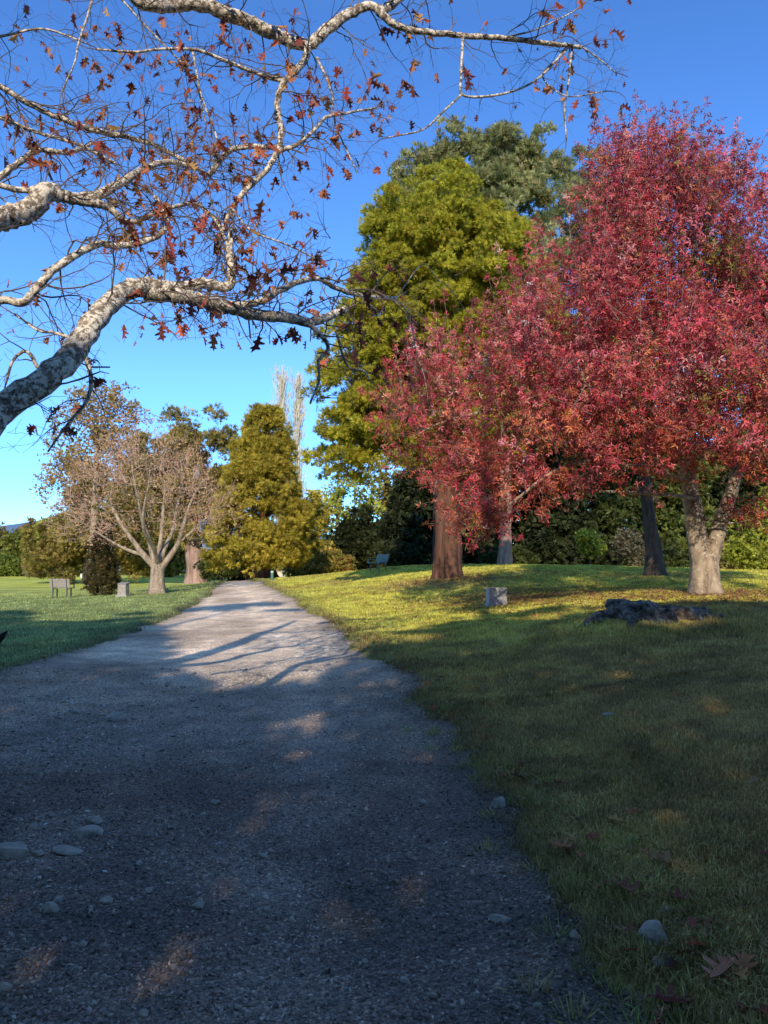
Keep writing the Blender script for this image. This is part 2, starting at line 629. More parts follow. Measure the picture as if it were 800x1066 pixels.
# mound round the old stump
ST = at(688, 650, 12.6)


def bumps(x, y):
    m = 0.25 * np.exp(-(((x - ST[0] + .35) / 1.6) ** 2 + ((y - ST[1]) / 1.1) ** 2))
    P = np.stack([x, y], -1)
    m = m + (vnoise(P, 0.55, 3) - 0.5) * 0.10 + (vnoise(P, 1.7, 5) - 0.5) * 0.035
    return m


# path edges: (photo row, left, right)
def plane_pt(px, py, z0=0.0):
    Y = 20.0
    for _ in range(40):
        p = at(px, py, Y)
        # bisection-like refinement on path bed height
        zt = np.interp(Y, [0, 10, 15, 23, 30, 40, 48], [0, 0, .05, .2, .45, .82, .98])
        a = (CAM_Z - p[2]) / Y
        Yn = (CAM_Z - zt) / max(a, 1e-4)
        Y = 0.5 * Y + 0.5 * Yn
    return at(px, py, Y)


RE = np.array([plane_pt(*p) for p in [(690, 1066), (640, 960), (578, 880), (535, 822), (502, 780), (440, 730), (392, 695), (346, 655), (318, 634), (292, 619)]])
RE = np.vstack([[1.25, -10, 0], [1.2, 1.0, 0], RE, [at(270, 609, 44)], [at(258, 607, 49)], [-11.5, 60, 0], [-15, 75, 0]])
LE = np.array([plane_pt(*p) for p in [(0, 703), (60, 688), (130, 660), (185, 636), (215, 620)]])
LE = np.vstack([[-6.2, -10, 0], [-6.2, 6, 0], LE, [at(228, 611, 43)], [at(232, 607, 49)], [-13.5, 60, 0], [-17.5, 75, 0]])


def edge_x(E, y):
    return np.interp(y, E[:, 1], E[:, 0])


def path_in(x, y):
    """distance inside the path (positive inside)"""
    d = np.minimum(x - edge_x(LE, y), edge_x(RE, y) - x)
    P = np.stack(np.broadcast_arrays(np.asarray(x, float), np.asarray(y, float)), -1)
    return d + (vnoise(P, 0.9, 61) - .5) * .30 + (vnoise(P, 3.1, 62) - .5) * .22 + (vnoise(P, 9.0, 63) - .5) * .10


def ground_h(x, y):
    h = base_h(x, y)
    d = path_in(x, y)
    k = np.clip((d + 0.25) / 0.5, 0, 1)
    k = np.where((y > 72) | (y < -12), 0, k)
    return h + bumps(x, y) * (1 - k) - 0.09 * k + 0.05 * (1 - k) * np.clip(1 + (d + 0.25) / 0.8, 0, 1)


def path_h(x, y):
    P = np.stack([x, y], -1)
    return base_h(x, y) + (vnoise(P, 0.8, 9) - 0.5) * 0.05 + (vnoise(P, 3.0, 2) - 0.5) * 0.022 - 0.02


def surf_h(x, y):
    x = np.asarray(x, float); y = np.asarray(y, float)
    return np.maximum(ground_h(x, y), np.where((path_in(x, y) > -0.35) & (y < 72), path_h(x, y), -9))


def on_ground(px, py, lo=1.5, hi=140):
    """first point of the ground on a sight line"""
    Ys = np.concatenate([np.linspace(lo, 30, 900), np.linspace(30, hi, 700)])
    pts = np.array([at(px, py, Y) for Y in Ys])
    g = surf_h(pts[:, 0], pts[:, 1])
    i = np.argmax(pts[:, 2] <= g)
    p = pts[i].copy(); p[2] = g[i]
    return p


def sinh_axis(n, near, far, a=3.5):
    t = np.linspace(0, 1, n)
    return near + (far - near) * np.sinh(a * t) / math.sinh(a)


xs = np.concatenate([-sinh_axis(150, 6, 2600, 8.5)[::-1][:-1], np.linspace(-6, 6, 150), sinh_axis(150, 6, 2600, 8.5)[1:]])
ys = np.concatenate([-sinh_axis(40, 0, 300, 6.5)[::-1][:-1], np.linspace(0, 26, 260), sinh_axis(230, 26, 4000, 9)[1:]])
GX, GY = np.meshgrid(xs, ys)
GZ = ground_h(GX, GY)


def lawn_colour(x, y):
    """colour of the turf by place"""
    right = 1 / (1 + np.exp(-(x - edge_x(RE, y) + 0.5) / 0.8))
    P = np.stack([x, y], -1)
    n = vnoise(P, 0.35, 21); n2 = vnoise(P, 1.6, 22)
    near = np.clip((17 - y) / 9, 0, 1)
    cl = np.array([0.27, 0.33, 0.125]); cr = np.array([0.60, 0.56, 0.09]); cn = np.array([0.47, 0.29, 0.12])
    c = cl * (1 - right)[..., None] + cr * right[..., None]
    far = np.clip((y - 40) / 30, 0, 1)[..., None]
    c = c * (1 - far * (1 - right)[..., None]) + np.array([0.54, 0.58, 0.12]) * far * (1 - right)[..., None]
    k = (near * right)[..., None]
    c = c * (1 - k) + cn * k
    br = np.clip((n - 0.55) * 4, 0, 1)[..., None] * 0.55 * right[..., None]
    c = c * (1 - br) + np.array([0.38, 0.28, 0.10]) * br
    # leaf litter under the trees
    for tx, ty, r in ((7.8, 18, 1.3), (2.6, 30, 2.6), (4.0, 21, 1.8), (3.6, 24, 2.2)):
        q = np.exp(-((x - tx) ** 2 + (y - ty) ** 2 * 1.5) / r ** 2)[..., None] * 0.6
        c = c * (1 - q) + np.array([0.26, 0.14, 0.06]) * q
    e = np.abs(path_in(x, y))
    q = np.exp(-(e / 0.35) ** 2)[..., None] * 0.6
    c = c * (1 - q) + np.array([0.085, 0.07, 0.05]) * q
    th = np.clip((vnoise(P, 3.3, 24) - .52) * 3.5, 0, 1)[..., None] * .5 * right[..., None]
    c = c * (1 - th) + np.array([.22, .145, .075]) * th
    return c * (0.66 + 0.68 * n2)[..., None] * (.8 + .4 * vnoise(P, 7.0, 25))[..., None]


ny, nx = GX.shape
idx = np.arange(nx * ny).reshape(ny, nx)
F = np.stack([idx[:-1, :-1], idx[:-1, 1:], idx[1:, 1:], idx[1:, :-1]], -1).reshape(-1, 4)
M['lawn'] = ground_mat()
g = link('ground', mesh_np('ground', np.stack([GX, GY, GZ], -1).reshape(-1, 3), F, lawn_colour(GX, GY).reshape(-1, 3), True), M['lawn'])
tag(g, 'mown lawn rising to a bank at the right of the gravel path', None, None, 'structure')

# the path sheet
py_ = np.concatenate([np.linspace(-10, 1.5, 40), np.linspace(1.5, 14, 250)[1:], np.linspace(14, 50, 260)[1:], np.linspace(50, 71, 40)[1:]])
tt = np.linspace(0, 1, 150)
l_ = edge_x(LE, py_) - 0.6; r_ = edge_x(RE, py_) + 0.6
PX = l_[:, None] + (r_ - l_)[:, None] * tt[None]
PY = np.repeat(py_[:, None], len(tt), 1)
PZ = path_h(PX, PY)


def path_colour(x, y):
    P = np.stack([x, y], -1)
    n = vnoise(P, 0.5, 31); n2 = vnoise(P, 2.2, 32)
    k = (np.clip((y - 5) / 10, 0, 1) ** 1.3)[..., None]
    c = np.array([0.215, 0.17, 0.145]) * (1 - k) + np.array([1.0, 0.80, 0.60]) * k  # near darkening and far brightening put shade and sunlight into the gravel colour
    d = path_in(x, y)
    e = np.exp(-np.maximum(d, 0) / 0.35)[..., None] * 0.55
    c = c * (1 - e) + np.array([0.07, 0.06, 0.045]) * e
    u = np.clip((n - 0.5) * 3, 0, 1)[..., None] * (0.3 + .35 * np.clip(-(x + .2 * y) / 2, 0, 1))[..., None]
    c = c * (1 - u) + np.array([0.24, 0.165, 0.11]) * u * (.6 + .6 * k)
    tr_ = np.exp(-((x - edge_x(RE, y) + 1.5) / .35) ** 2) + np.exp(-((x - edge_x(RE, y) + 3.1) / .35) ** 2)
    c = c * (1 + .16 * (tr_ - .4) * (.5 + n2))[..., None]
    return c * (0.78 + 0.44 * n2)[..., None] * (.85 + .3 * vnoise(P, 6.0, 33))[..., None]


ny, nx = PX.shape
idx = np.arange(nx * ny).reshape(ny, nx)
F = np.stack([idx[:-1, :-1], idx[:-1, 1:], idx[1:, 1:], idx[1:, :-1]], -1).reshape(-1, 4)
M['path'] = path_mat()
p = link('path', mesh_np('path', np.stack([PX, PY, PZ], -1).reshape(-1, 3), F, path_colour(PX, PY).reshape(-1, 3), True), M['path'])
tag(p, 'grey gravel path curving away to the left', None, None, 'structure')

# distant hills
hx = np.linspace(-1900, 600, 160)
prof = 150 + 30 * np.sin(hx / 310 + 1.0) + 26 * np.sin(hx / 120 + 0.4) + 8 * np.sin(hx / 37)
prof = prof * np.clip((300 - hx) / 800, 0.15, 1)
HV = []
for k, (dy, f) in enumerate([(0, 0.0), (60, 0.45), (140, 0.8), (230, 1.0), (420, 0.6)]):
    HV.append(np.stack([hx, np.full_like(hx, 1500 + dy) + 25 * np.sin(hx / 90 + k), prof * f * (1 + 0.06 * np.sin(hx / 33 + 2 * k)) + 0.2], -1))
HV = np.concatenate(HV)
n = len(hx)
i = np.arange(n - 1)
HF = np.concatenate([np.stack([i + k * n, i + 1 + k * n, i + 1 + (k + 1) * n, i + (k + 1) * n], 1) for k in range(4)])
h = link('hills', mesh_np('hills', HV, HF, None, True), M['hill'])
tag(h, 'hazy blue hills low on the horizon', None, None, 'structure')


# ------------------------------------------------------------------ tree machinery
def lobe_points(lobes, n, shell=0.55, r=None):
    r = r or rng
    wts = np.array([l[3] * l[4] * l[5] for l in lobes], float) ** 0.72
    pick = r.choice(len(lobes), n, p=wts / wts.sum())
    L = np.array([l[:6] for l in lobes], float)[pick]
    d = unit(r.normal(size=(n, 3)))
    rad = shell + (1 - shell) * r.uniform(0, 1, n) ** 0.6
    rad = rad * (0.9 + 0.22 * vnoise(d * 1.0 + pick[:, None] * 3.1, 2.6, 4))
    return L[:, :3] + d * L[:, 3:] * rad[:, None], d, pick


def lumpy(lobes, n_lump, per, lr, shell=.6, zflat=.6, upb=.45, keep=0.0, seed=1):
    """points on the outer and upper side of rounded foliage masses spread over the lobes"""
    C, D, _ = lobe_points(lobes, n_lump, shell)
    if keep:
        kk = vnoise(C, .4, seed) > keep
        C, D = C[kk], D[kk]
    n = len(C)
    ci = np.repeat(np.arange(n), per)
    d = unit(rng.normal(size=(n * per, 3)) + D[ci] * .7 + np.array([0, 0, upb]))
    r = lr * rng.uniform(.55, 1.35, n)[ci] * rng.uniform(.55, 1.0, n * per)
    off = d * r[:, None]
    off[:, 2] *= zflat
    return C[ci] + off, unit(d + D[ci] * .3)


def grow(trunk, trunk_r, attr, step=0.6, tip=0.012, r=None, up=0.15, jit=0.12, pw=2.3):
    """branch segments joining the attractors to the trunk polyline"""
    r = r or rng
    nodes = [np.array(p, float) for p in trunk]
    par = [i - 1 for i in range(len(trunk))]
    nt_ = len(trunk)
    attr = np.asarray(attr, float)
    T = np.array(nodes)
    dist = np.min(np.linalg.norm(attr[:, None] - T[None], axis=-1), axis=1)
    arr = np.zeros((len(attr) * 14 + nt_ + 10, 3)); arr[:nt_] = T
    depth = np.zeros(len(arr))
    cnt = nt_
    for ai in np.argsort(dist):
        a = attr[ai]
        q = arr[:cnt]
        dd = np.linalg.norm(q - a, axis=1)
        low = np.maximum(q[:, 2] - a[2], 0)
        cost = dd + 0.6 * low + 0.10 * depth[:cnt]
        cost[:1] += 2
        b = int(np.argmin(cost))
        p0 = arr[b].copy(); L = dd[b]
        k = int(min(12, max(1, round(L / step))))
        prev = b
        off = r.normal(size=3) * jit * L * 0.5 + np.array([0, 0, -up * L])
        for s in range(1, k + 1):
            t = s / k
            pnt = p0 + (a - p0) * t + off * 4 * t * (1 - t) * 0.6
            if s < k:
                pnt = pnt + r.normal(size=3) * jit * step * 0.5
            arr[cnt] = pnt
            depth[cnt] = depth[prev] + L / k
            par.append(prev)
            prev = cnt
            cnt += 1
    par = np.array(par)
    P = arr[:cnt]
    acc = np.zeros(cnt)
    child = np.zeros(cnt, bool)
    child[par[nt_:]] = True
    for i in range(cnt - 1, nt_ - 1, -1):
        if acc[i] == 0:
            acc[i] = tip ** pw
        acc[par[i]] += acc[i]
    R = acc ** (1 / pw)
    tr = np.array(trunk_r, float)
    B = np.arange(nt_, cnt)
    rb = R[B]
    ra = np.where(par[B] < nt_, np.minimum(R[B] * 1.25, tr[np.minimum(par[B], nt_ - 1)] * 0.75), np.minimum(R[par[B]], R[B] * 1.35))
    rb = np.minimum(rb, ra)
    return P[par[B]], P[B], ra, rb


# leaf templates: +Y is the stem-to-tip axis, +Z the face
def star_leaf():
    v = [(0, 0, 0)]; f = []
    for k, a in enumerate((-1.15, -0.5, 0.0, 0.5, 1.15)[::2]):
        l = 1.0 if k == 1 else 0.8
        i = len(v)
        v += [(math.sin(a - .28) * l * .5, math.cos(a - .28) * l * .5, 0.06), (math.sin(a) * l, math.cos(a) * l, -0.12), (math.sin(a + .28) * l * .5, math.cos(a + .28) * l * .5, 0.06)]
        f.append([0, i, i + 1, i + 2])
    return np.array(v), [np.array(f)]


STAR = star_leaf()
DIAMOND = (np.array([(0, 0, 0), (0.30, 0.45, 0.05), (0, 1, -0.05), (-0.30, 0.45, 0.05)]), [np.array([[0, 1, 2, 3]])])


def tuft_tpl(k, wdt, spread, seed):
    r = np.random.default_rng(seed)
    v, f = [], []
    for i in range(k):
        a = 2 * PI * i / k + r.uniform(-.4, .4)
        s = spread * r.uniform(0.4, 1)
        d = np.array([math.cos(a) * s, 1.0, math.sin(a) * s * .6]); d /= np.linalg.norm(d)
        l = r.uniform(0.7, 1.0)
        x = np.cross(d, np.array([0, 0, 1.0]) + r.normal(size=3) * .45); x /= np.linalg.norm(x)
        b = len(v)
        v += [tuple(d * 0.05), tuple(d * l * 0.5 + x * wdt), tuple(d * l), tuple(d * l * 0.5 - x * wdt)]
        f.append([b, b + 1, b + 2, b + 3])
    return np.array(v), [np.array(f)]


TUFT = tuft_tpl(6, 0.07, 0.75, 1)
TUFT4 = tuft_tpl(4, 0.13, 0.8, 2)
FAN = tuft_tpl(5, 0.10, 0.55, 3)


def mixcol(n, palette, jitter=0.15, r=None, wt=None):
    r = r or rng
    pal = np.array(palette, float)
    i = r.choice(len(pal), n, p=wt)
    j = r.choice(len(pal), n, p=wt)
    t = r.uniform(0, 1, (n, 1))
    c = pal[i] * t + pal[j] * (1 - t)
    return c * (1 + jitter * r.normal(size=(n, 1))).clip(0.4, 1.7)


def clumped(centres, outw, n_per, size, tpl, tsize, palette, flat=0.6, up=0.3, clump_dark=0.25, jitter=0.15, out=0.8, wt=None):
    """leaf tufts gathered round clump centres; returns scatter arrays"""
    nc = len(centres)
    n = nc * n_per
    ci = np.repeat(np.arange(nc), n_per)
    s = rng.uniform(0.6, 1.25, nc)[ci] * size
    d = unit(rng.normal(size=(n, 3)) + outw[ci] * 0.5)
    rad = rng.uniform(0.15, 1, n) ** 0.6
    off = d * (rad * s)[:, None]
    off[:, 2] *= flat
    pos = centres[ci] + off
    nrm = outw[ci] + d * .5 + np.array([0, 0, .35])
    dirn = d * 0.5 + outw[ci] * out * .25 + np.array([0, 0, up]) + rng.normal(size=(n, 3)) * 0.75
    cc = mixcol(nc, palette, 0.05, wt=wt)[ci] * 0.5 + mixcol(n, palette, jitter, wt=wt) * 0.5
    cc = cc * (1 - clump_dark * rng.uniform(-1, 1, nc))[ci][:, None]
    sc_ = tsize * rng.uniform(0.65, 1.25, n)
    return scatter(tpl[0], tpl[1], pos, frames_n(dirn, nrm, .55), sc_, cc.clip(0.004, 0.9))


def trunk_mesh(parent, P, R, bark, sides=16, ridges=0.05, flare=0.5, seed=1, name='trunk', n=6, knob=0.05):
    Q = catmull(P, n)
    RR = np.interp(np.linspace(0, 1, len(Q)), np.linspace(0, 1, len(P)), R)
    hgt = Q[:, 2] - Q[0, 2]
    fl = flare * np.exp(-hgt / (R[0] * 1.1 + 1e-3))
    V, F = swept(Q, RR, sides, knob, seed, fl, ridges)
    return link(name, mesh_np(name, V, F, None, True), bark, parent), Q, RR


def make_tree(name, label, base, trunk, trunk_r, lobes, bark, leaf_mat_, palette, group=None, cat='tree', n_clump=300, n_per=40, csize=0.7, tpl=TUFT, tsize=0.3,
              n_attr=120, tip=0.02, shell=0.55, flat=0.6, up=0.3, cull=None, ridges=0.05, flare=0.5, seed=1, sides=14, branch_mat=None, pts=None, clump_dark=0.25,
              keep_noise=0.0, out=0.8, step=0.8, wt=None, bup=0.1, jitter=0.15):
    root = empty(name, tuple(base), label, cat, group)
    tm, Q, RR = trunk_mesh(root, trunk, trunk_r, bark, sides, ridges, flare, seed)
    if pts is None:
        C, D, _ = lobe_points(lobes, n_clump, shell)
    else:
        C, D = pts
    if keep_noise > 0:
        k = vnoise(C, 0.55, seed) > keep_noise
        C, D = C[k], D[k]
    if cull is not None:
        k = cull(C + np.asarray(base))
        C, D = C[k], D[k]
    gr = []
    if n_attr:
        sel = rng.choice(len(C), min(n_attr, len(C)), replace=False)
        ctr = C.mean(0)
        A, B, ra, rb = grow(Q[2:], RR[2:], C[sel], step, tip, up=bup)
        V, F = tubes(A, B, ra, rb, 5)
        gr.append((V, F, None, branch_mat or bark))
    v, f, c = clumped(C, D, n_per, csize, tpl, tsize, palette, flat, up, clump_dark, jitter, out, wt)
    multi('crown', [(v, f, c, leaf_mat_)] + gr, root)
    return root


def gz(x, y):
    return float(surf_h(np.array([x]), np.array([y]))[0])


def base_at(px, Y, sink=0.05):
    x = (px - 400) / FPX * Y
    return np.array([x, Y, gz(x, Y) - sink])


def z_of(py, Y):
    return at(400, py, Y)[2]


# ================================================================== the big red tree at the right
b = base_at(733, 18.0)
root = empty('red_tree', tuple(b), 'large tree in crimson autumn leaf with pale sunlit forked trunk', 'tree')
P0 = np.array([[0, 0, 0], [0.0, 0, 0.35], [0.0, 0.02, 0.7], [-0.03, 0.02, 0.95]])
stem = np.array([[-0.03, 0, 0.65], [-0.12, 0.02, 1.3], [-0.24, 0.05, 2.3], [-0.32, 0.05, 3.2], [-0.50, 0.1, 4.4], [-0.75, 0.2, 6.0], [-0.95, 0.3, 8.0], [-1.1, 0.3, 9.8]])
stem_r = [0.25, 0.235, 0.21, 0.17, 0.14, 0.11, 0.07, 0.035]
stem2 = np.array([[0.04, 0, 0.6], [0.24, -0.02, 1.2], [0.45, -0.05, 1.9], [0.80, -0.1, 2.9], [1.25, -0.1, 4.0], [1.7, -0.1, 5.6], [2.1, 0, 7.4]])
stem2_r = [0.24, 0.19, 0.165, 0.14, 0.11, 0.075, 0.035]
_, Q0, R0 = trunk_mesh(root, P0, [0.31, 0.30, 0.31, 0.27], M['pale_bark'], 18, 0.03, 0.55, 3)
_, Q1, R1 = trunk_mesh(root, stem, stem_r, M['pale_bark'], 14, 0.03, 0.0, 4, 'stem')
_, Q2, R2 = trunk_mesh(root, stem2, stem2_r, M['pale_bark'], 14, 0.03, 0.0, 5, 'stem')


def W(px, py, Y):
    return at(px, py, Y) - b


# limbs low on the tree, reaching left and right
limbs = []
for pts_, r0, r1 in [([(726, 505, 18.0), (700, 497, 17.6), (665, 488, 17.2), (620, 480, 16.8), (575, 492, 16.5), (540, 518, 16.3), (505, 543, 16.2)], .085, .02),
                     ([(727, 520, 18.0), (700, 516, 17.4), (660, 513, 16.9), (610, 512, 16.6), (575, 520, 16.4)], .06, .018),
                     ([(731, 470, 18.1), (690, 448, 18.4), (640, 425, 18.8), (580, 415, 19.0), (520, 425, 19.0), (460, 440, 19.0), (430, 455, 19)], .09, .02),
                     ([(757, 540, 17.9), (775, 535, 17.5), (800, 533, 17.2), (840, 525, 17)], .06, .02),
                     ([(727, 535, 18), (750, 545, 17.6), (790, 540, 17.3)], .035, .012),
                     ([(740, 480, 18), (775, 470, 17.3), (820, 455, 16.8), (870, 430, 16.5)], .07, .02),
                     ([(735, 430, 18), (760, 380, 18.6), (800, 330, 19), (840, 290, 19.2)], .07, .02),
                     ([(725, 420, 18.1), (690, 360, 17.8), (640, 310, 17.5), (600, 280, 17.4)], .07, .02),
                     ([(730, 460, 18), (700, 440, 17), (660, 420, 16), (610, 400, 15.3)], .07, .02)]:
    q = catmull(np.array([W(*a) for a in pts_]), 5)
    rr = np.linspace(r0, r1, len(q))
    limbs.append((q, rr))
    V, F = swept(q, rr, 8, 0.06, len(limbs))
    link('limb', mesh_np('limb', V, F, None, True), M['pale_bark'], root)
skel = [Q1[3:], Q2[3:]] + [l[0] for l in limbs]
skr = [R1[3:], R2[3:]] + [l[1] for l in limbs]


def LW(px, py, Y, rx, ry, rz):
    c_ = W(px, py, Y)
    k = Y / FPX
    return (c_[0], c_[1], c_[2], rx * k, ry, rz * k)


lobes = [LW(690, 280, 18.6, 95, 2.8, 130), LW(640, 240, 18.4, 36, 1.5, 92), LW(680, 205, 18.6, 34, 1.3, 66), LW(742, 240, 18.6, 38, 1.5, 78), LW(795, 275, 19, 42, 1.7, 78), LW(850, 330, 19, 90, 2.5, 130),
         LW(600, 320, 18, 60, 2.2, 95), LW(575, 370, 17.5, 75, 2.4, 90), LW(500, 405, 18.6, 80, 2.2, 72), LW(455, 440, 18.8, 58, 1.8, 60), LW(430, 400, 19, 30, 1.0, 42), LW(560, 455, 16.9, 75, 1.9, 42),
         LW(650, 440, 16.2, 95, 2.0, 60), LW(740, 420, 16.0, 90, 2.0, 70), LW(820, 430, 16.4, 90, 2.3, 70), LW(690, 380, 15.9, 110, 1.8, 90), LW(780, 350, 17, 80, 2.4, 100), LW(520, 470, 17.4, 60, 1.2, 36),
         LW(630, 474, 16.0, 70, 1.0, 26), LW(758, 476, 16.6, 66, 0.9, 20), LW(490, 500, 17.6, 40, 0.8, 28)]
C, D, pk = lobe_points(lobes, 2600, 0.60)
Ct, Dt, _ = lobe_points(lobes[1:6], 1100, 0.45)
C, D = np.vstack([C, Ct]), np.vstack([D, Dt])
small = [LW(497, 545, 16.2, 22, 0.5, 20), LW(520, 528, 16.3, 22, 0.5, 14), LW(782, 530, 17.2, 14, 0.4, 8), LW(575, 503, 16.4, 34, 0.6, 16)]
C2, D2, _ = lobe_points(small, 70, 0.3)
C3, D3, _ = lobe_points([LW(690, 310, 18.8, 70, 1.6, 90), LW(600, 380, 18.4, 80, 1.4, 60)], 330, 0.15)
C2, D2 = np.vstack([C2, C3]), np.vstack([D2, D3])
kz = (vnoise(C, 0.7, 77) > 0.26) & (vnoise(C * np.array([.6, .6, 1.6]), 1.0, 78) > .24)
C, D = np.vstack([C[kz], C2]), np.vstack([D[kz], D2])
sel = rng.choice(len(C), 620, replace=False)
allp = np.concatenate(skel); allr = np.concatenate(skr)
A, B, ra, rb = grow(allp, allr, C[sel], 0.55, 0.009, up=0.12, jit=0.16)
V, F = tubes(A, B, ra, rb, 5)
red_br = (V, F, None, M['twig'])
# leafy shoots: a thin stalk with leaves along it, rising at the top of the crown
ns = len(C)
hz = (C[:, 2] - 2) / 10
dirs = unit(D * np.array([0.8, 0.8, 0.4]) + np.array([0, 0, 0.25]) + np.clip(hz, 0, 1)[:, None] * np.array([0, 0, 0.9]) + rng.normal(size=(ns, 3)) * 0.3)
lens = rng.uniform(0.4, 0.85, ns) * (1 + 0.9 * np.clip(hz - .45, 0, 1) * (rng.uniform(0, 1, ns) < .5))
# narrow upright shoots standing out of the top
for q_ in rng.choice(np.where((C[:, 2] > 5.0) & (D[:, 2] > .35))[0], 420, replace=False):
    dirs[q_] = unit(np.array([D[q_, 0] * .25, D[q_, 1] * .25, 1.0]) + rng.normal(size=3) * .10)
    lens[q_] = rng.uniform(.8, 1.35)
npl = 30
si = np.repeat(np.arange(ns), npl)
t = rng.uniform(-0.5, 1.0, len(si))
pos = C[si] + dirs[si] * (lens[si] * t)[:, None] + rng.normal(size=(len(si), 3)) * (0.145 * (1.1 - np.clip(t, 0, 1)))[:, None]
ld = unit(rng.normal(size=(len(si), 3)) + dirs[si] * 0.5 + np.array([0, -0.1, -0.35]))
pal = [(0.58, 0.055, 0.085), (0.70, 0.15, 0.17), (0.40, 0.034, 0.055), (0.76, 0.31, 0.30), (0.56, 0.19, 0.05), (0.16, 0.018, 0.03), (0.42, 0.27, 0.06)]
wt = np.array([.25, .21, .19, .12, .08, .10, .05])
cs = mixcol(ns, pal, 0.1, wt=wt)
# warmer, more orange low on the inside
low = np.clip((C[:, 2] < 4.2) * 1.0, 0, 1) * (rng.uniform(0, 1, ns) < 0.35)
cs = np.where(low[:, None] > 0, np.array([0.52, 0.17, 0.045]) * rng.uniform(.7, 1.1, (ns, 1)), cs)
cs = cs * np.exp(rng.normal(0, .42, (ns, 1)))
cc = (cs[si] * 0.55 + mixcol(len(si), pal, 0.2, wt=wt) * 0.45) * np.exp(rng.normal(-.05, .36, (len(si), 1)))
green_ = (vnoise(C, .8, 91) > .70)[si] & (rng.uniform(size=len(si)) < .45)
cc = np.where(green_[:, None], np.array([.30, .30, .06]) * rng.uniform(.5, 1.2, (len(si), 1)), cc)
cc = cc.clip(.01, .85)
v, f, c = scatter(STAR[0], STAR[1], pos, frames_n(ld, D[si] + np.array([0, -.2, .3]), .6), rng.uniform(0.085, 0.155, len(si)), cc)
A = C - dirs * (lens * 0.5)[:, None]; B = C + dirs * lens[:, None]
V, F = tubes(A, B, np.full(ns, 0.008), np.full(ns, 0.003), 3)
multi('crown', [(v, f, c, M['red_leaf']), red_br, (V, F, None, M['twig'])], root)

# ================================================================== green cypress behind it
Y = 31.0
b = base_at(466, Y)
k = Y / FPX


def LB(px, py, rx, rz, dy=0.0, ry=None):
    return ((px - 400) / FPX * Y - b[0], dy, z_of(py, Y) - b[2], rx * k, ry or rx * k * 0.8, rz * k)


lobes = [LB(455, 225, 62, 45), LB(475, 290, 85, 75), LB(420, 270, 50, 50), LB(520, 270, 40, 50), LB(440, 340, 70, 60), LB(390, 330, 42, 40), LB(375, 380, 42, 40), LB(362, 420, 36, 36, -0.5), LB(356, 468, 32, 34, -0.6), LB(385, 450, 40, 40, -1), LB(400, 390, 46, 50, -.5),
         LB(500, 370, 70, 70), LB(420, 420, 55, 50), LB(470, 440, 80, 50), LB(545, 330, 40, 60)]
green = [(0.28, 0.285, 0.024), (0.43, 0.41, 0.036), (0.57, 0.52, 0.048), (0.13, 0.135, 0.016), (0.52, 0.36, 0.05)]
make_tree('cypress_tree', 'tall bright yellow-green cypress with thick reddish fibrous trunk', b,
          [[0, 0, 0], [0, 0, 1.2], [-.02, 0, 2.6], [0, 0, 5], [-.3, 0, 9], [-.5, 0, 13], [-.5, 0, 16]], [0.52, 0.49, 0.44, 0.38, 0.27, 0.15, 0.05], None, M['red_bark'], M['needle'], green,
          pts=lumpy(lobes, 800, 7, .60, .60, .48, .45, .20, 6), n_per=20, csize=0.32, tpl=TUFT, tsize=0.26, n_attr=200, tip=0.02, flat=0.7, up=0.35, ridges=0.10, flare=0.35, seed=6, sides=28, branch_mat=M['dark_bark'],
          clump_dark=0.22, wt=[.22, .32, .26, .12, .08])

# ================================================================== pines behind
pine = [(0.23, 0.26, 0.085), (0.36, 0.38, 0.15), (0.46, 0.45, 0.20), (0.13, 0.155, 0.05), (0.36, 0.28, 0.13)]
for px, Y, tops, lab in [(455, 54.0, [(470, 165, 26, 24), (448, 190, 32, 30), (500, 180, 26, 28), (440, 240, 40, 35), (500, 235, 40, 35), (470, 290, 60, 40), (425, 200, 14, 14)], 'grey-green pine, leftmost of the three rising behind the bright cypress'),
                         (525, 51.0, [(520, 165, 28, 26), (545, 175, 24, 24), (510, 215, 36, 28), (550, 225, 34, 28), (530, 290, 60, 46), (560, 400, 60, 60)], 'grey-green pine in the middle of the three behind the cypress'),
                         (622, 63.0, [(590, 152, 26, 24), (610, 175, 26, 26), (575, 190, 24, 22), (600, 230, 40, 36), (590, 300, 50, 50), (640, 260, 40, 50), (610, 400, 60, 60)], 'grey-green pine with its top against the red tree')]:
    b = base_at(px, Y)
    k = Y / FPX
    lobes = [LB(*t_) for t_ in tops]
    H = z_of(min(t_[1] for t_ in tops), Y) - b[2]
    make_tree('pine_tree', lab, b, [[0, 0, 0], [.1, 0, 2], [.2, 0, H * .3], [.1, 0, H * .6], [0, 0, H * .85], [.1, 0, H]], [.48, .43, .38, .30, .18, .05], None, M['pink_bark'] if px < 540 and px > 500 else M['dark_bark'], M['needle'], pine, 'tall pines behind the cypress',
              pts=lumpy(lobes, 150, 8, 1.1, .5, .8, .7, .2, int(px)), n_per=24, csize=0.6, tpl=TUFT, tsize=0.48, n_attr=110, tip=0.03, flat=0.8, up=0.7, seed=int(px) % 13, branch_mat=M['dark_bark'])

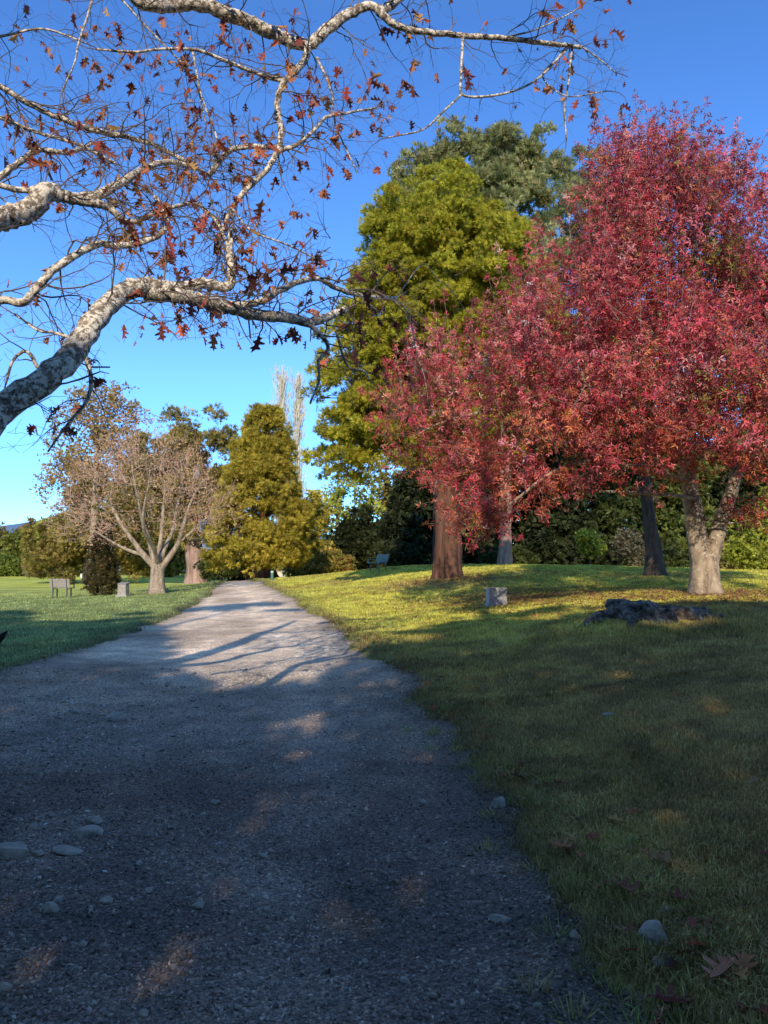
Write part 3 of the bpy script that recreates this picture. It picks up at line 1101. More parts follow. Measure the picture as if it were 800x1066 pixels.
# ================================================================== dark trunk between
b = base_at(681, 28.0)
Y = 28.0; k = Y / FPX
dark = [(0.03, 0.045, 0.015), (0.055, 0.075, 0.02), (0.08, 0.10, 0.025), (0.10, 0.12, 0.03)]
make_tree('shade_tree', 'straight dark trunk standing in shadow behind the red tree', b, [[0, 0, 0], [-.05, 0, 1.2], [-.2, 0, 2.6], [-.35, .1, 5], [-.4, .1, 8]], [.34, .27, .24, .19, .05],
          [LB(660, 420, 70, 60, 1.0), LB(700, 380, 60, 70, 1.5), LB(640, 480, 40, 26, 1.0)], M['dark_bark'], M['leaf'], dark, None, n_clump=200, n_per=40, csize=0.8, tpl=TUFT4, tsize=0.3, n_attr=60, seed=9)


# ================================================================== broad and conical trees of the background
def simple(name, label, px, Y, lobes_px, palette, bark, tr, group=None, cat='tree', n_clump=180, n_per=34, csize=0.9, tpl=TUFT4, tsize=0.45, lean=0.0, keep=0.2, shell=0.5, flat=0.7, up=0.3, n_attr=40, mat=None, seed=1, wt=None, out=0.8, cd=0.25, lump=0.0):
    global b, k
    globals()['Y'] = Y
    b = base_at(px, Y)
    k = Y / FPX
    lobes = [LB(*t_) for t_ in lobes_px]
    H = max(l[2] + 0.5 * l[5] for l in lobes)
    return make_tree(name, label, b, [[0, 0, 0], [lean * .1, 0, H * .15], [lean * .4, 0, H * .4], [lean * .7, 0, H * .7], [lean, 0, H * .95]], [tr, tr * .9, tr * .72, tr * .45, tr * .12], lobes, bark, mat or M['leaf'], palette, group, cat,
                     n_clump=n_clump, n_per=n_per, csize=csize if not lump else lump * .5, tpl=tpl, tsize=tsize, pts=lumpy(lobes, n_clump // 4, 8, lump, shell, .7, .5, keep, seed) if lump else None, keep_noise=0 if lump else keep, shell=shell, flat=flat, up=up, n_attr=n_attr, tip=0.02, seed=seed, wt=wt, out=out, clump_dark=cd)


olive = [(0.33, 0.27, 0.06), (0.45, 0.355, 0.08), (0.19, 0.18, 0.045), (0.52, 0.36, 0.11), (0.10, 0.105, 0.03)]
gold = [(0.42, 0.34, 0.04), (0.56, 0.45, 0.06), (0.26, 0.22, 0.03), (0.64, 0.49, 0.085), (0.12, 0.115, 0.02)]
ygreen = [(0.30, 0.35, 0.04), (0.43, 0.46, 0.07), (0.17, 0.22, 0.03), (0.52, 0.50, 0.10)]
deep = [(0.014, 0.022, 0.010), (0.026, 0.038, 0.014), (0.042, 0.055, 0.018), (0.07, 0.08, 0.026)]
mixed = [(0.22, 0.25, 0.05), (0.13, 0.17, 0.035), (0.38, 0.36, 0.08), (0.42, 0.29, 0.08), (0.42, 0.22, 0.06)]

# conical golden conifer by the path
Y = 50.0; b = base_at(275, Y); k = Y / FPX
n_ = 900
hgt = z_of(428, Y) - b[2]
u = rng.uniform(0, 1, n_) ** 1.25
zz = 1.0 + u * (hgt - 1.2)
an = rng.uniform(0, 2 * PI, n_)
prof_ = np.interp(zz / hgt, [0, .12, .3, .5, .7, .85, 1], [40, 44, 43, 33, 22, 13, 2]) * k
rad = prof_ * (0.62 + 0.38 * rng.uniform(0, 1, n_) ** 0.6) * (0.8 + 0.4 * vnoise(np.stack([np.cos(an) * 2, np.sin(an) * 2, zz * 0.9], -1), 1.0, 8))
Cc = np.stack([np.cos(an) * rad - 0.3 * (1 - zz / hgt), np.sin(an) * rad, zz], -1)
Dd = np.stack([np.cos(an), np.sin(an), np.full(n_, 0.15)], -1)
ci_ = np.repeat(np.arange(0, n_, 4), 8)
dq = unit(rng.normal(size=(len(ci_), 3)) + Dd[ci_] * .8 + np.array([0, 0, .4]))
lr_ = rng.uniform(.5, .95, n_)[ci_]
Cc, Dd = Cc[ci_] + dq * lr_[:, None] * np.array([1, 1, .55]), dq
make_tree('conical_conifer', 'golden green conical conifer beside the far end of the path', b, [[0, 0, 0], [0, 0, .8], [0, 0, 3], [0, 0, 7], [0, 0, hgt]], [.75, .62, .42, .22, .04], None, M['red_bark'], M['needle'], gold, None,
          n_per=22, csize=0.42, tpl=TUFT, tsize=0.33, n_attr=90, pts=(Cc, Dd), flat=0.7, up=0.2, seed=12, ridges=.08, keep_noise=.12, branch_mat=M['dark_bark'], wt=[.3, .3, .15, .15, .1])

simple('conifer_tree', 'tall olive conifer with pinkish leaning trunk behind the bare tree', 206, 62, [(195, 452, 34, 22), (165, 470, 36, 26), (215, 480, 32, 34), (185, 500, 52, 34), (160, 530, 46, 34), (220, 540, 34, 28)], olive, M['pink_bark'], .85,
       n_clump=440, n_per=22, tsize=0.48, tpl=TUFT, lean=-1.6, mat=M['needle'], seed=3, keep=.15, lump=1.3)
rust = [(0.42, 0.25, 0.09), (0.52, 0.30, 0.10), (0.34, 0.24, 0.07), (0.30, 0.17, 0.07), (0.46, 0.38, 0.12)]
simple('broadleaf_tree', 'tall thin-leaved tree in rusty brown autumn leaf behind the bare tree', 98, 64, [(100, 425, 34, 32), (75, 450, 30, 30), (130, 450, 30, 32), (100, 480, 50, 40), (60, 500, 24, 30), (140, 495, 28, 34)], rust, M['pale_bark'], .42,
       n_clump=620, n_per=15, csize=.8, tsize=.32, tpl=TUFT4, seed=5, keep=.30, n_attr=220, shell=.35)
simple('conifer_tree', 'broad olive-green conifer low behind the left side of the bare tree', 92, 70, [(80, 545, 38, 30), (120, 540, 40, 34), (60, 570, 26, 24), (100, 575, 48, 26), (70, 588, 26, 14), (130, 585, 26, 16), (105, 515, 34, 26)], olive, M['dark_bark'], .4,
       n_clump=460, n_per=22, tsize=0.45, tpl=TUFT, mat=M['needle'], seed=6, keep=.1, lump=1.2)
# bare poplars: slim upright shoots
for px, top, Yp, lab in [(292, 380, 92, 'tall leafless pale poplar, the left and taller of the pair'), (309, 388, 95, 'tall leafless pale poplar, the right and shorter of the pair')]:
    b = base_at(px, Yp)
    H = z_of(top, Yp) - b[2]
    root = empty('poplar_tree', tuple(b), lab, 'tree', 'leafless poplars')
    _, Q, RR = trunk_mesh(root, [[0, 0, 0], [0, 0, H * .3], [.1, 0, H * .6], [0, 0, H]], [.5, .4, .25, .05], M['poplar'], 8, 0, .3, 2)
    n_ = 420
    t = rng.uniform(0.15, 1, n_) ** 0.9
    a0 = np.stack([np.interp(t, [0, 1], [0, 0]), np.zeros(n_), t * H * .92], -1)
    an = rng.uniform(0, 2 * PI, n_)
    ln = rng.uniform(1.5, 4.0, n_) * (1.15 - .5 * t)
    sp = rng.uniform(.15, 1.0, n_)
    A, B = [], []
    for j in range(n_):
        d_ = np.array([math.cos(an[j]) * sp[j], math.sin(an[j]) * sp[j], 1.0])
        m_ = a0[j] + d_ * ln[j] * .5
        e_ = m_ + np.array([d_[0] * .35, d_[1] * .35, 1.0]) * ln[j] * .5
        A += [a0[j], m_]; B += [m_, e_]
        for q in range(2):
            s_ = a0[j] + (e_ - a0[j]) * random.uniform(.3, .9)
            A.append(s_); B.append(s_ + np.array([random.uniform(-.3, .3), random.uniform(-.3, .3), .9]) * random.uniform(.5, 1.3))
    n4 = len(A)
    V, F = tubes(A, B, np.full(n4, .040), np.full(n4, .018), 4)
    multi('crown', [(V, F, None, M['poplar'])], root)

simple('broadleaf_tree', 'loose sunlit yellow-green tree right of the conical conifer', 352, 64, [(345, 530, 24, 22), (365, 515, 26, 22), (330, 560, 18, 26), (385, 535, 18, 16), (350, 560, 24, 20)], ygreen, M['pale_bark'], .3, n_clump=150, n_per=30, csize=.8, tsize=.4, keep=.34, seed=4)
simple('broadleaf_tree', 'slim yellow-green tree close against the conical conifer', 325, 58, [(325, 545, 14, 34), (318, 575, 18, 20), (335, 580, 12, 16)], gold, M['dark_bark'], .2, n_clump=110, n_per=30, csize=.6, tsize=.35, seed=14)
simple('dark_conifer', 'dark conical evergreen in shade left of the green bench', 372, 60, [(372, 540, 12, 20), (368, 565, 20, 22), (378, 580, 22, 14)], deep, M['dark_bark'], .3, n_clump=150, n_per=36, csize=.6, tsize=.4, seed=15, mat=M['needle'])
simple('broadleaf_tree', 'open sparse tree with light showing through behind the green bench', 402, 66, [(395, 500, 26, 20), (412, 530, 22, 26), (390, 470, 22, 16), (425, 560, 22, 24)], mixed, M['dark_bark'], .3, n_clump=110, n_per=26, csize=.8, tsize=.4, keep=.38, seed=16)

# woodland edge behind the right-hand lawn
gw = 'trees of the shaded wood edge behind the right lawn'
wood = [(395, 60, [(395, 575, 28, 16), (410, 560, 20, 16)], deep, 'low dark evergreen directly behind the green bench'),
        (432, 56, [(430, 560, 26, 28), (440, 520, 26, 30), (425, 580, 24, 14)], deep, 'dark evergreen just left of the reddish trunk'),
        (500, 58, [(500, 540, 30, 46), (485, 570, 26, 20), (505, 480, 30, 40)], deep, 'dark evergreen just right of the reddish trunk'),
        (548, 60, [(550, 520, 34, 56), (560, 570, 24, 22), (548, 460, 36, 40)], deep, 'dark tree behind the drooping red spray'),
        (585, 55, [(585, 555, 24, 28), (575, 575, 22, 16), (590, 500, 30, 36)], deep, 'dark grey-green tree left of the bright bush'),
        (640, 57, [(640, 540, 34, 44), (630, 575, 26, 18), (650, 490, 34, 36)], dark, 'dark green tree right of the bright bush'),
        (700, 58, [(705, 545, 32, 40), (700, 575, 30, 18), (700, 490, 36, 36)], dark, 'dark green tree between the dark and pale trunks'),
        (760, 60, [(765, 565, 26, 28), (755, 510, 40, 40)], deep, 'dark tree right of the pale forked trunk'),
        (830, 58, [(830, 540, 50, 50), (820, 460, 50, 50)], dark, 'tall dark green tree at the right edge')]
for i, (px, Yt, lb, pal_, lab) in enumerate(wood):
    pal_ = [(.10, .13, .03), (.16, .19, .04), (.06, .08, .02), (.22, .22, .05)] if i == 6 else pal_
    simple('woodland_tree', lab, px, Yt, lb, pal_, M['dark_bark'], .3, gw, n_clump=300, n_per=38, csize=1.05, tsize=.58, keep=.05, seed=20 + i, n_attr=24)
simple('bush', 'small bright yellow-green bush glowing in the dark wood', 614, 44, [(613, 562, 11, 9), (618, 570, 9, 8)], ygreen, M['dark_bark'], .06, None, 'bush', n_clump=60, n_per=26, csize=.35, tsize=.22, n_attr=14, seed=31)
simple('bush', 'grey-brown twiggy bush left of the dark straight trunk', 660, 46, [(655, 570, 14, 14), (662, 580, 12, 8)], [(0.16, 0.14, 0.09), (0.10, 0.10, 0.06), (0.22, 0.19, 0.12)], M['dark_bark'], .06, None, 'bush', n_clump=70, n_per=26, csize=.4, tsize=.25, n_attr=20, seed=32)
simple('bush', 'large sunlit lime-green bush at the right edge of the lawn', 800, 36, [(795, 560, 28, 30), (820, 545, 30, 40), (778, 575, 16, 16)], ygreen, M['dark_bark'], .1, None, 'bush', n_clump=260, n_per=40, csize=.5, tsize=.24, n_attr=30, seed=33, keep=.15)

for i, px in enumerate((410, 448, 486, 528, 566, 604, 648, 690, 726, 764, 805, 842)):
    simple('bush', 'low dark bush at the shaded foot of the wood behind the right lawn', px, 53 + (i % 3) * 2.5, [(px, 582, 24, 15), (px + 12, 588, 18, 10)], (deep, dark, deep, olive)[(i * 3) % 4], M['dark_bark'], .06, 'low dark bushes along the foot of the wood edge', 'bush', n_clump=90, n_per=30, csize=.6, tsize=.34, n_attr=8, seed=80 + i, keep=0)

# low dark hedge-like bushes behind the path end
for i, (px, Yt, lb, pal_, lab) in enumerate([(232, 58, [(232, 588, 20, 12), (222, 592, 14, 9)], dark, 'low dark green bush between pinkish trunk and conical conifer'),
                                             (318, 56, [(315, 590, 18, 12), (330, 592, 14, 9)], olive, 'low olive bush right of the conical conifer trunk'),
                                             (345, 57, [(345, 585, 16, 12), (355, 590, 14, 9)], mixed, 'low mixed green bush at the foot of the sunlit lawn rise'),
                                             (252, 60, [(252, 592, 18, 12)], deep, 'low shaded bush just left of the conical conifer trunk')]):
    simple('bush', lab, px, Yt, lb, pal_, M['dark_bark'], .08, 'low bushes behind the path end', 'bush', n_clump=90, n_per=30, csize=.5, tsize=.3, n_attr=12, seed=40 + i, keep=.05)

# far tree line across the left lawn
gl = 'far trees across the left lawn'
far = [(-20, 100, [(-20, 570, 26, 26), (-5, 580, 20, 18)], mixed, 'far tree at the very left edge of the lawn'),
       (12, 96, [(10, 580, 20, 18), (20, 574, 14, 18)], [(0.16, 0.17, 0.03), (0.26, 0.27, 0.05), (0.09, 0.12, 0.025)], 'far light green tree, first from the left edge'),
       (30, 102, [(34, 566, 18, 22), (25, 576, 18, 20)], [(0.32, 0.17, 0.05), (0.22, 0.14, 0.05), (0.16, 0.16, 0.04)], 'far orange-brown tree left of the brown shrubs'),
       (52, 94, [(52, 572, 20, 24), (60, 560, 16, 22)], ygreen, 'far yellow-green bushy tree above the weathered bench'),
       (75, 96, [(76, 575, 18, 22), (80, 555, 20, 24)], mixed, 'far mixed green and brown tree behind the dark young conifer'),
       (140, 98, [(140, 570, 22, 28), (150, 550, 20, 24)], olive, 'far olive tree seen through the bare tree'),
       (178, 88, [(180, 578, 18, 20), (172, 560, 20, 24)], mixed, 'far green tree right of the bare tree trunk')]
for i, (px, Yt, lb, pal_, lab) in enumerate(far):
    simple('distant_tree', lab, px, Yt, lb, pal_, M['dark_bark'], .3, gl, n_clump=170, n_per=28, csize=1.1, tsize=.65, keep=.08, seed=50 + i, n_attr=16)
simple('bush', 'low round green bush along the far left lawn edge', 8, 90, [(6, 588, 16, 10), (22, 590, 12, 8)], [(0.13, 0.17, 0.03), (0.2, 0.24, 0.04)], M['dark_bark'], .08, None, 'bush', n_clump=80, n_per=26, csize=.7, tsize=.45, n_attr=8, seed=61, keep=.05)
simple('bush', 'low pinkish brown shrub behind the weathered bench', 52, 88, [(50, 590, 16, 8), (38, 592, 12, 6)], [(0.28, 0.19, 0.11), (0.2, 0.16, 0.09), (0.26, 0.24, 0.10)], M['dark_bark'], .08, None, 'bush', n_clump=80, n_per=26, csize=.7, tsize=.4, n_attr=8, seed=62, keep=.05)

# dark young conifer on the lawn
Y = 37.0; b = base_at(107, Y); k = Y / FPX
n_ = 240
hgt = z_of(543, Y) - b[2]
u = rng.uniform(0, 1, n_)
zz = 0.15 + u * (hgt - .2)
an = rng.uniform(0, 2 * PI, n_)
rad = np.interp(zz / hgt, [0, .2, .5, .8, 1], [14, 16, 12, 7, 1]) * k * (.3 + .7 * rng.uniform(0, 1, n_) ** .6)
Cc = np.stack([np.cos(an) * rad, np.sin(an) * rad, zz], -1)
Dd = np.stack([np.cos(an), np.sin(an), np.full(n_, -.1)], -1)
make_tree('young_conifer', 'small dark brownish conifer on the lawn beside the stone pillar', b, [[0, 0, 0], [0, 0, .4], [0, 0, 1.5], [0, 0, hgt]], [.09, .08, .06, .02], None, M['dark_bark'], M['needle'],
          [(0.09, 0.085, 0.03), (0.17, 0.135, 0.045), (0.25, 0.17, 0.065), (0.05, 0.05, 0.02)], None, n_per=18, csize=.24, tpl=TUFT, tsize=.2, n_attr=70, pts=(Cc, Dd), seed=70, tip=.008, step=.3)

# ================================================================== pale bare tree left of the path
Y = 35.0; b = base_at(165, Y); k = Y / FPX
root = empty('bare_tree', tuple(b), 'nearly leafless tree with pale spreading branches beside the path', 'tree')


def WB(px, py, dy=0.0):
    return at(px, py, Y + dy) - b


_, Q0, R0 = trunk_mesh(root, [[0, 0, 0], [0, 0, .6], [0, 0, 1.15], [.02, 0, 1.5]], [.34, .30, .30, .26], M['pale_bark'], 16, .03, .5, 9)
limbs = []
for pts_, r0, r1 in [([(163, 592), (150, 578), (140, 565), (128, 548), (118, 530, .5), (112, 510, .8)], .17, .04),
                     ([(164, 592), (158, 575), (155, 560), (148, 540, -.5), (143, 515, -1), (138, 490, -1.2)], .14, .03),
                     ([(165, 592), (166, 575), (168, 558), (170, 535, .6), (172, 505, .8), (168, 475, 1)], .15, .03),
                     ([(167, 592), (178, 578), (186, 565), (192, 545, -.4), (200, 520, -.6), (212, 500, -.8)], .17, .035),
                     ([(166, 590), (172, 570), (180, 552, .8), (184, 530, 1.4), (190, 500, 2), (188, 478, 2.2)], .12, .03),
                     ([(150, 578), (132, 572), (115, 563), (98, 552, -.3), (80, 540, -.5)], .09, .025),
                     ([(186, 565), (198, 555), (214, 540, .3), (230, 528, .5)], .08, .02),
                     ([(165, 590), (160, 570, -1), (150, 552, -2), (150, 530, -2.6), (155, 505, -3)], .12, .03)]:
    q = catmull(np.array([WB(*a) for a in pts_]), 5)
    rr = np.linspace(r0, r1, len(q))
    limbs.append((q, rr))
    V, F = swept(q, rr, 8, .06, len(limbs))
    link('limb', mesh_np('limb', V, F, None, True), M['pale_bark'], root)
lobes = [LB(150, 500, 70, 55), LB(110, 520, 45, 50), LB(195, 515, 45, 50), LB(150, 465, 50, 30), LB(80, 540, 34, 34), LB(225, 530, 26, 36)]
C, D, _ = lobe_points(lobes, 1150, .35)
kk_ = vnoise(C, .6, 19) > .36
C, D = C[kk_], D[kk_]
C = C[C[:, 2] > 1.9 + 0.12 * np.abs(C[:, 0])]
A, B, ra, rb = grow(np.concatenate([l[0][4:] for l in limbs]), np.concatenate([l[1][4:] for l in limbs]), C, .45, .0062, up=.08, jit=.22)
V, F = tubes(A, B, ra, rb, 4)
bt1 = (V, F, None, M['bare_twig'])
n_ = 2
ci = np.repeat(np.arange(len(C)), n_)
a0 = C[ci] + rng.normal(size=(len(ci), 3)) * .08
d_ = unit(rng.normal(size=(len(ci), 3)) * .7 + unit(C - np.array([0, 0, 1.6]))[ci])
V, F = tubes(a0, a0 + d_ * rng.uniform(.25, .7, len(ci))[:, None], np.full(len(ci), .0055), np.full(len(ci), .0028), 3)
bt2 = (V, F, None, M['bare_twig'])
n_ = 5500
ci = rng.integers(0, len(C), n_)
pos = C[ci] + rng.normal(size=(n_, 3)) * .3
v, f, c = scatter(DIAMOND[0], DIAMOND[1], pos, frames(rng.normal(size=(n_, 3))), rng.uniform(.07, .13, n_), mixcol(n_, [(.60, .34, .21), (.54, .26, .16), (.60, .42, .26), (.44, .20, .13)], .2))
multi('crown', [(v, f, c, M['leaf']), bt1, bt2], root)

# ================================================================== the oak overhead
ob = np.array([-4.3, 4.2, gz(-4.3, 4.2) - .05])
oak = empty('oak_tree', tuple(ob), 'overhanging oak with lichen-white limbs and sparse rust-red leaves', 'tree')
trunkP = [[0, 0, 0], [.02, 0, .8], [.05, .02, 1.6], [-.05, .1, 2.8], [-.1, .2, 4.2], [.1, .4, 5.6], [.3, .6, 7.2], [.5, .9, 9]]
trunk_mesh(oak, trunkP, [.46, .40, .36, .31, .27, .22, .15, .06], M['oak_bark'], 18, .05, .5, 31)


def OB(px, py, Yd):
    return at(px, py, Yd) - ob


# (points as px, py, depth ; start width px ; end width px ; twig density ; leaf chance)
LIMBS = [
    ('limb', [np.array([.05, .05, 1.3]), (-60, 480, 4.5), (0, 428, 4.7), (50, 392, 4.85), (85, 355, 5.05), (105, 326, 5.25), (125, 308, 5.55), (145, 298, 5.65), (175, 302, 5.8)], 33, 19, .5, .5),
    ('limb', [(160, 300, 5.75), (190, 299, 5.9), (215, 296, 6.0), (238, 298, 6.1), (241, 280, 6.1), (239, 262, 6.15), (241, 240, 6.2)], 17, 6, 1.6, 1.0),
    ('limb', [(150, 303, 5.7), (185, 309, 5.8), (215, 314, 5.95), (245, 322, 6.1), (272, 328, 6.3), (300, 331, 6.5), (322, 336, 6.65), (340, 330, 6.8), (360, 322, 7.0)], 19, 7, 1.2, .9),
    ('branch', [(320, 335, 6.65), (333, 348, 6.6), (342, 362, 6.6), (332, 376, 6.55), (332, 396, 6.55), (323, 420, 6.5)], 6, 2.5, .8, .3),
    ('branch', [(246, 319, 6.1), (270, 314, 6.2), (290, 303, 6.3), (312, 293, 6.4), (332, 290, 6.6), (350, 300, 6.9), (378, 308, 7.2), (412, 311, 7.6)], 9, 4, .9, .9),
    ('branch', [(412, 311, 7.6), (424, 325, 7.7), (430, 345, 7.8), (434, 370, 7.9), (442, 392, 8.0), (448, 430, 8.1)], 1.5, .8, .6, .6),
    ('branch', [(412, 311, 7.6), (440, 275, 8.0), (455, 290, 8.2), (468, 300, 8.3), (484, 322, 8.5)], 1.3, .7, .5, .3),
    ('branch', [(350, 345, 6.9), (362, 381, 7.2), (378, 386, 7.4), (387, 398, 7.5)], 3.5, 2, .6, .6),
    ('limb', [np.array([-.1, .2, 4.3]), (-80, 250, 5.4), (-20, 232, 5.8), (10, 226, 5.95), (32, 217, 6.05), (46, 202, 6.1), (58, 199, 6.15)], 30, 19, .4, .4),
    ('limb', [(50, 199, 6.1), (68, 205, 6.2), (85, 207, 6.25), (108, 200, 6.35), (130, 188, 6.5), (148, 177, 6.6), (175, 168, 6.8), (205, 176, 7.0)], 15, 5, 1.3, .5),
    ('limb', [(82, 208, 6.25), (100, 211, 6.3), (117, 218, 6.4), (130, 231, 6.45), (148, 228, 6.55), (168, 219, 6.65), (200, 211, 6.9)], 12, 4, 1.2, .5),
    ('branch', [(-30, 184, 6.0), (0, 193, 6.1), (20, 198, 6.15), (42, 197, 6.15)], 7, 7, .8, .3),
    ('branch', [(-25, 205, 6.2), (0, 185, 6.3), (22, 168, 6.4), (42, 156, 6.5), (70, 159, 6.6), (95, 150, 6.8)], 9, 4, 1.0, .5),
    ('branch', [(-60, 318, 5.2), (-20, 312, 5.3), (8, 313, 5.4), (25, 315, 5.4), (38, 300, 5.45), (55, 282, 5.5), (78, 266, 5.6), (103, 254, 5.7), (118, 256, 5.75), (145, 253, 5.85), (166, 244, 5.95), (175, 232, 6.0), (166, 213, 6.05), (162, 205, 6.1)], 11, 5, .8, .5),
    ('limb', [(90, -60, 6.6), (130, -14, 6.8), (158, 5, 6.9), (185, 4, 7.0), (215, 6, 7.05), (245, 17, 7.1), (272, 29, 7.2), (300, 42, 7.25), (322, 46, 7.3), (345, 27, 7.3), (365, 14, 7.35), (386, 6, 7.35), (398, 14, 7.35), (412, 26, 7.4), (440, 33, 7.5), (480, 37, 7.6), (525, 40, 7.7), (570, 45, 7.8), (605, 49, 7.9)], 21, 4, .75, .7),
    ('limb', [(320, 46, 7.3), (318, 62, 7.25), (306, 76, 7.2), (294, 88, 7.2), (289, 108, 7.2), (292, 135, 7.15), (290, 155, 7.1), (277, 178, 7.05), (258, 196, 7.0), (243, 215, 6.95), (232, 240, 6.9)], 9, 5, 1.4, 1.0),
    ('branch', [(290, 158, 7.1), (310, 150, 7.15), (328, 135, 7.2), (340, 122, 7.3), (360, 118, 7.4), (392, 112, 7.6)], 6, 2, 1.5, .8),
    ('branch', [(218, 182, 7.0), (236, 160, 7.05), (255, 153, 7.1), (290, 154, 7.1)], 6, 5, 1.2, .6),
    ('branch', [(294, 84, 7.2), (270, 77, 7.2), (232, 62, 7.15), (205, 52, 7.1), (170, 51, 7.0), (138, 54, 6.95), (100, 51, 6.9)], 5, 2.5, 1.1, .6),
    ('branch', [(395, 14, 7.4), (435, -15, 7.5)], 12, 8, .4, .3),
    ('branch', [(482, 37, 7.6), (481, 60, 7.6), (480, 80, 7.6), (482, 99, 7.6), (510, 100, 7.7), (540, 93, 7.8), (565, 78, 7.85), (590, 52, 7.9)], 3.5, 2, .5, .5),
    ('branch', [(480, 99, 7.6), (462, 116, 7.6), (440, 135, 7.65), (405, 143, 7.7)], 2.6, 1.4, .6, .5),
    ('branch', [(590, 48, 7.9), (580, 62, 7.9), (565, 80, 7.9), (590, 100, 7.95), (630, 95, 8.0)], 2.4, 1.2, .9, .8),
    ('branch', [(596, 47, 7.9), (592, 85, 7.95), (588, 115, 8.0), (590, 145, 8.0)], 2.6, 1.6, .5, .2),
    ('branch', [(605, 48, 7.9), (622, 60, 8), (640, 75, 8)], 2.4, 1.2, .9, .9),
    ('branch', [(530, 38, 7.7), (560, 30, 7.7), (600, 10, 7.8), (620, -10, 7.8)], 2.2, 1.2, .5, .5),
    ('branch', [(-40, 70, 6.6), (0, 90, 6.7), (30, 108, 6.8), (60, 122, 6.9), (100, 136, 7.0), (150, 147, 7.1), (190, 166, 7.2), (215, 182, 7.2)], 8, 4, 1.5, .7),
    ('branch', [(-40, 105, 6.4), (0, 122, 6.5), (40, 138, 6.6), (80, 150, 6.7), (120, 170, 6.8)], 6, 3, 1.3, .7),
    ('branch', [(-30, 40, 6.8), (0, 38, 6.9), (45, 30, 7.0), (90, 45, 7.1)], 3.5, 2, 1.2, .7),
    ('branch', [(100, -15, 6.5), (92, 15, 6.5), (82, 45, 6.5), (78, 65, 6.5), (65, 95, 6.5)], 3, 1.5, .8, .7),
    ('branch', [(40, 383, 5.15), (28, 366, 5.1), (14, 375, 5.1), (6, 400, 5.1)], 5, 2.5, 1.4, .3),
    ('branch', [(88, 368, 5.35), (95, 395, 5.35), (90, 418, 5.35), (72, 440, 5.35), (50, 470, 5.35)], 6, 2.2, 1.3, .5),
    ('branch', [(75, 352, 5.3), (55, 346, 5.4), (40, 344, 5.5), (20, 330, 5.6)], 5, 2, 1.3, .5),
    ('branch', [(200, 50, 7.1), (210, 100, 7.1), (225, 140, 7.1), (230, 170, 7.1)], 2.5, 1.5, 1.2, .7),
    ('branch', [(110, -20, 7.5), (150, 25, 7.6), (200, 80, 7.7), (215, 130, 7.8)], 3, 1.5, 1.2, .7),
    ('branch', [(330, 60, 7.3), (345, 95, 7.3), (350, 130, 7.4), (372, 180, 7.5)], 3, 1.5, 1.3, .8),
    ('branch', [(240, 215, 6.9), (262, 240, 6.9), (300, 255, 7), (330, 270, 7.1)], 3, 1.6, 1.6, .9),
    ('branch', [(205, 211, 6.9), (225, 230, 6.9), (240, 262, 6.7)], 4, 3, 1.6, .9),
]
segA, segB, segra, segrb = [], [], [], []
leafpos, leafdir, leafsize = [], [], []
rr_ = random.Random(5)


def rv():
    return np.array([rr_.gauss(0, 1), rr_.gauss(0, 1), rr_.gauss(0, 1)])


def twig(p, d, L, r, lvl, leaf, lp):
    n = max(3, int(L / .075))
    st = L / n
    d = d / np.linalg.norm(d)
    bend = rv() * .16
    for i in range(n):
        d = d + rv() * .20 + bend * .5 + np.array([0, 0, -.02 if lvl < 3 else .03])
        d = d / np.linalg.norm(d)
        q = p + d * st
        wy = q[1] + ob[1]
        if wy < 3.2:
            return
        r2 = max(.0012, r * (1 - .7 * (i + 1) / n))
        r1 = max(.0012, r * (1 - .7 * i / n))
        segA.append(p); segB.append(q); segra.append(r1); segrb.append(r2)
        p = q
        if lvl < 3 and i >= 1 and rr_.random() < (.62 if lvl == 1 else .42):
            side = rv(); side = side - d * np.dot(side, d)
            twig(p, d * .7 + side / np.linalg.norm(side) * .8, L * rr_.uniform(.3, .6), r2 * .7, lvl + 1, leaf, lp)
        if lvl >= 2 and rr_.random() < lp * .045 * leaf:
            leafpos.append(p); leafdir.append(d * .4 + np.array([0, 0, -1.0]) + rv() * .45); leafsize.append(rr_.uniform(.045, .11))
    if rr_.random() < lp * .185 * leaf:
        for _ in range(rr_.choice([1, 1, 2, 3, 4])):
            leafpos.append(p); leafdir.append(d * .6 + np.array([0, 0, -.9]) + rv() * .5); leafsize.append(rr_.uniform(.05, .13))


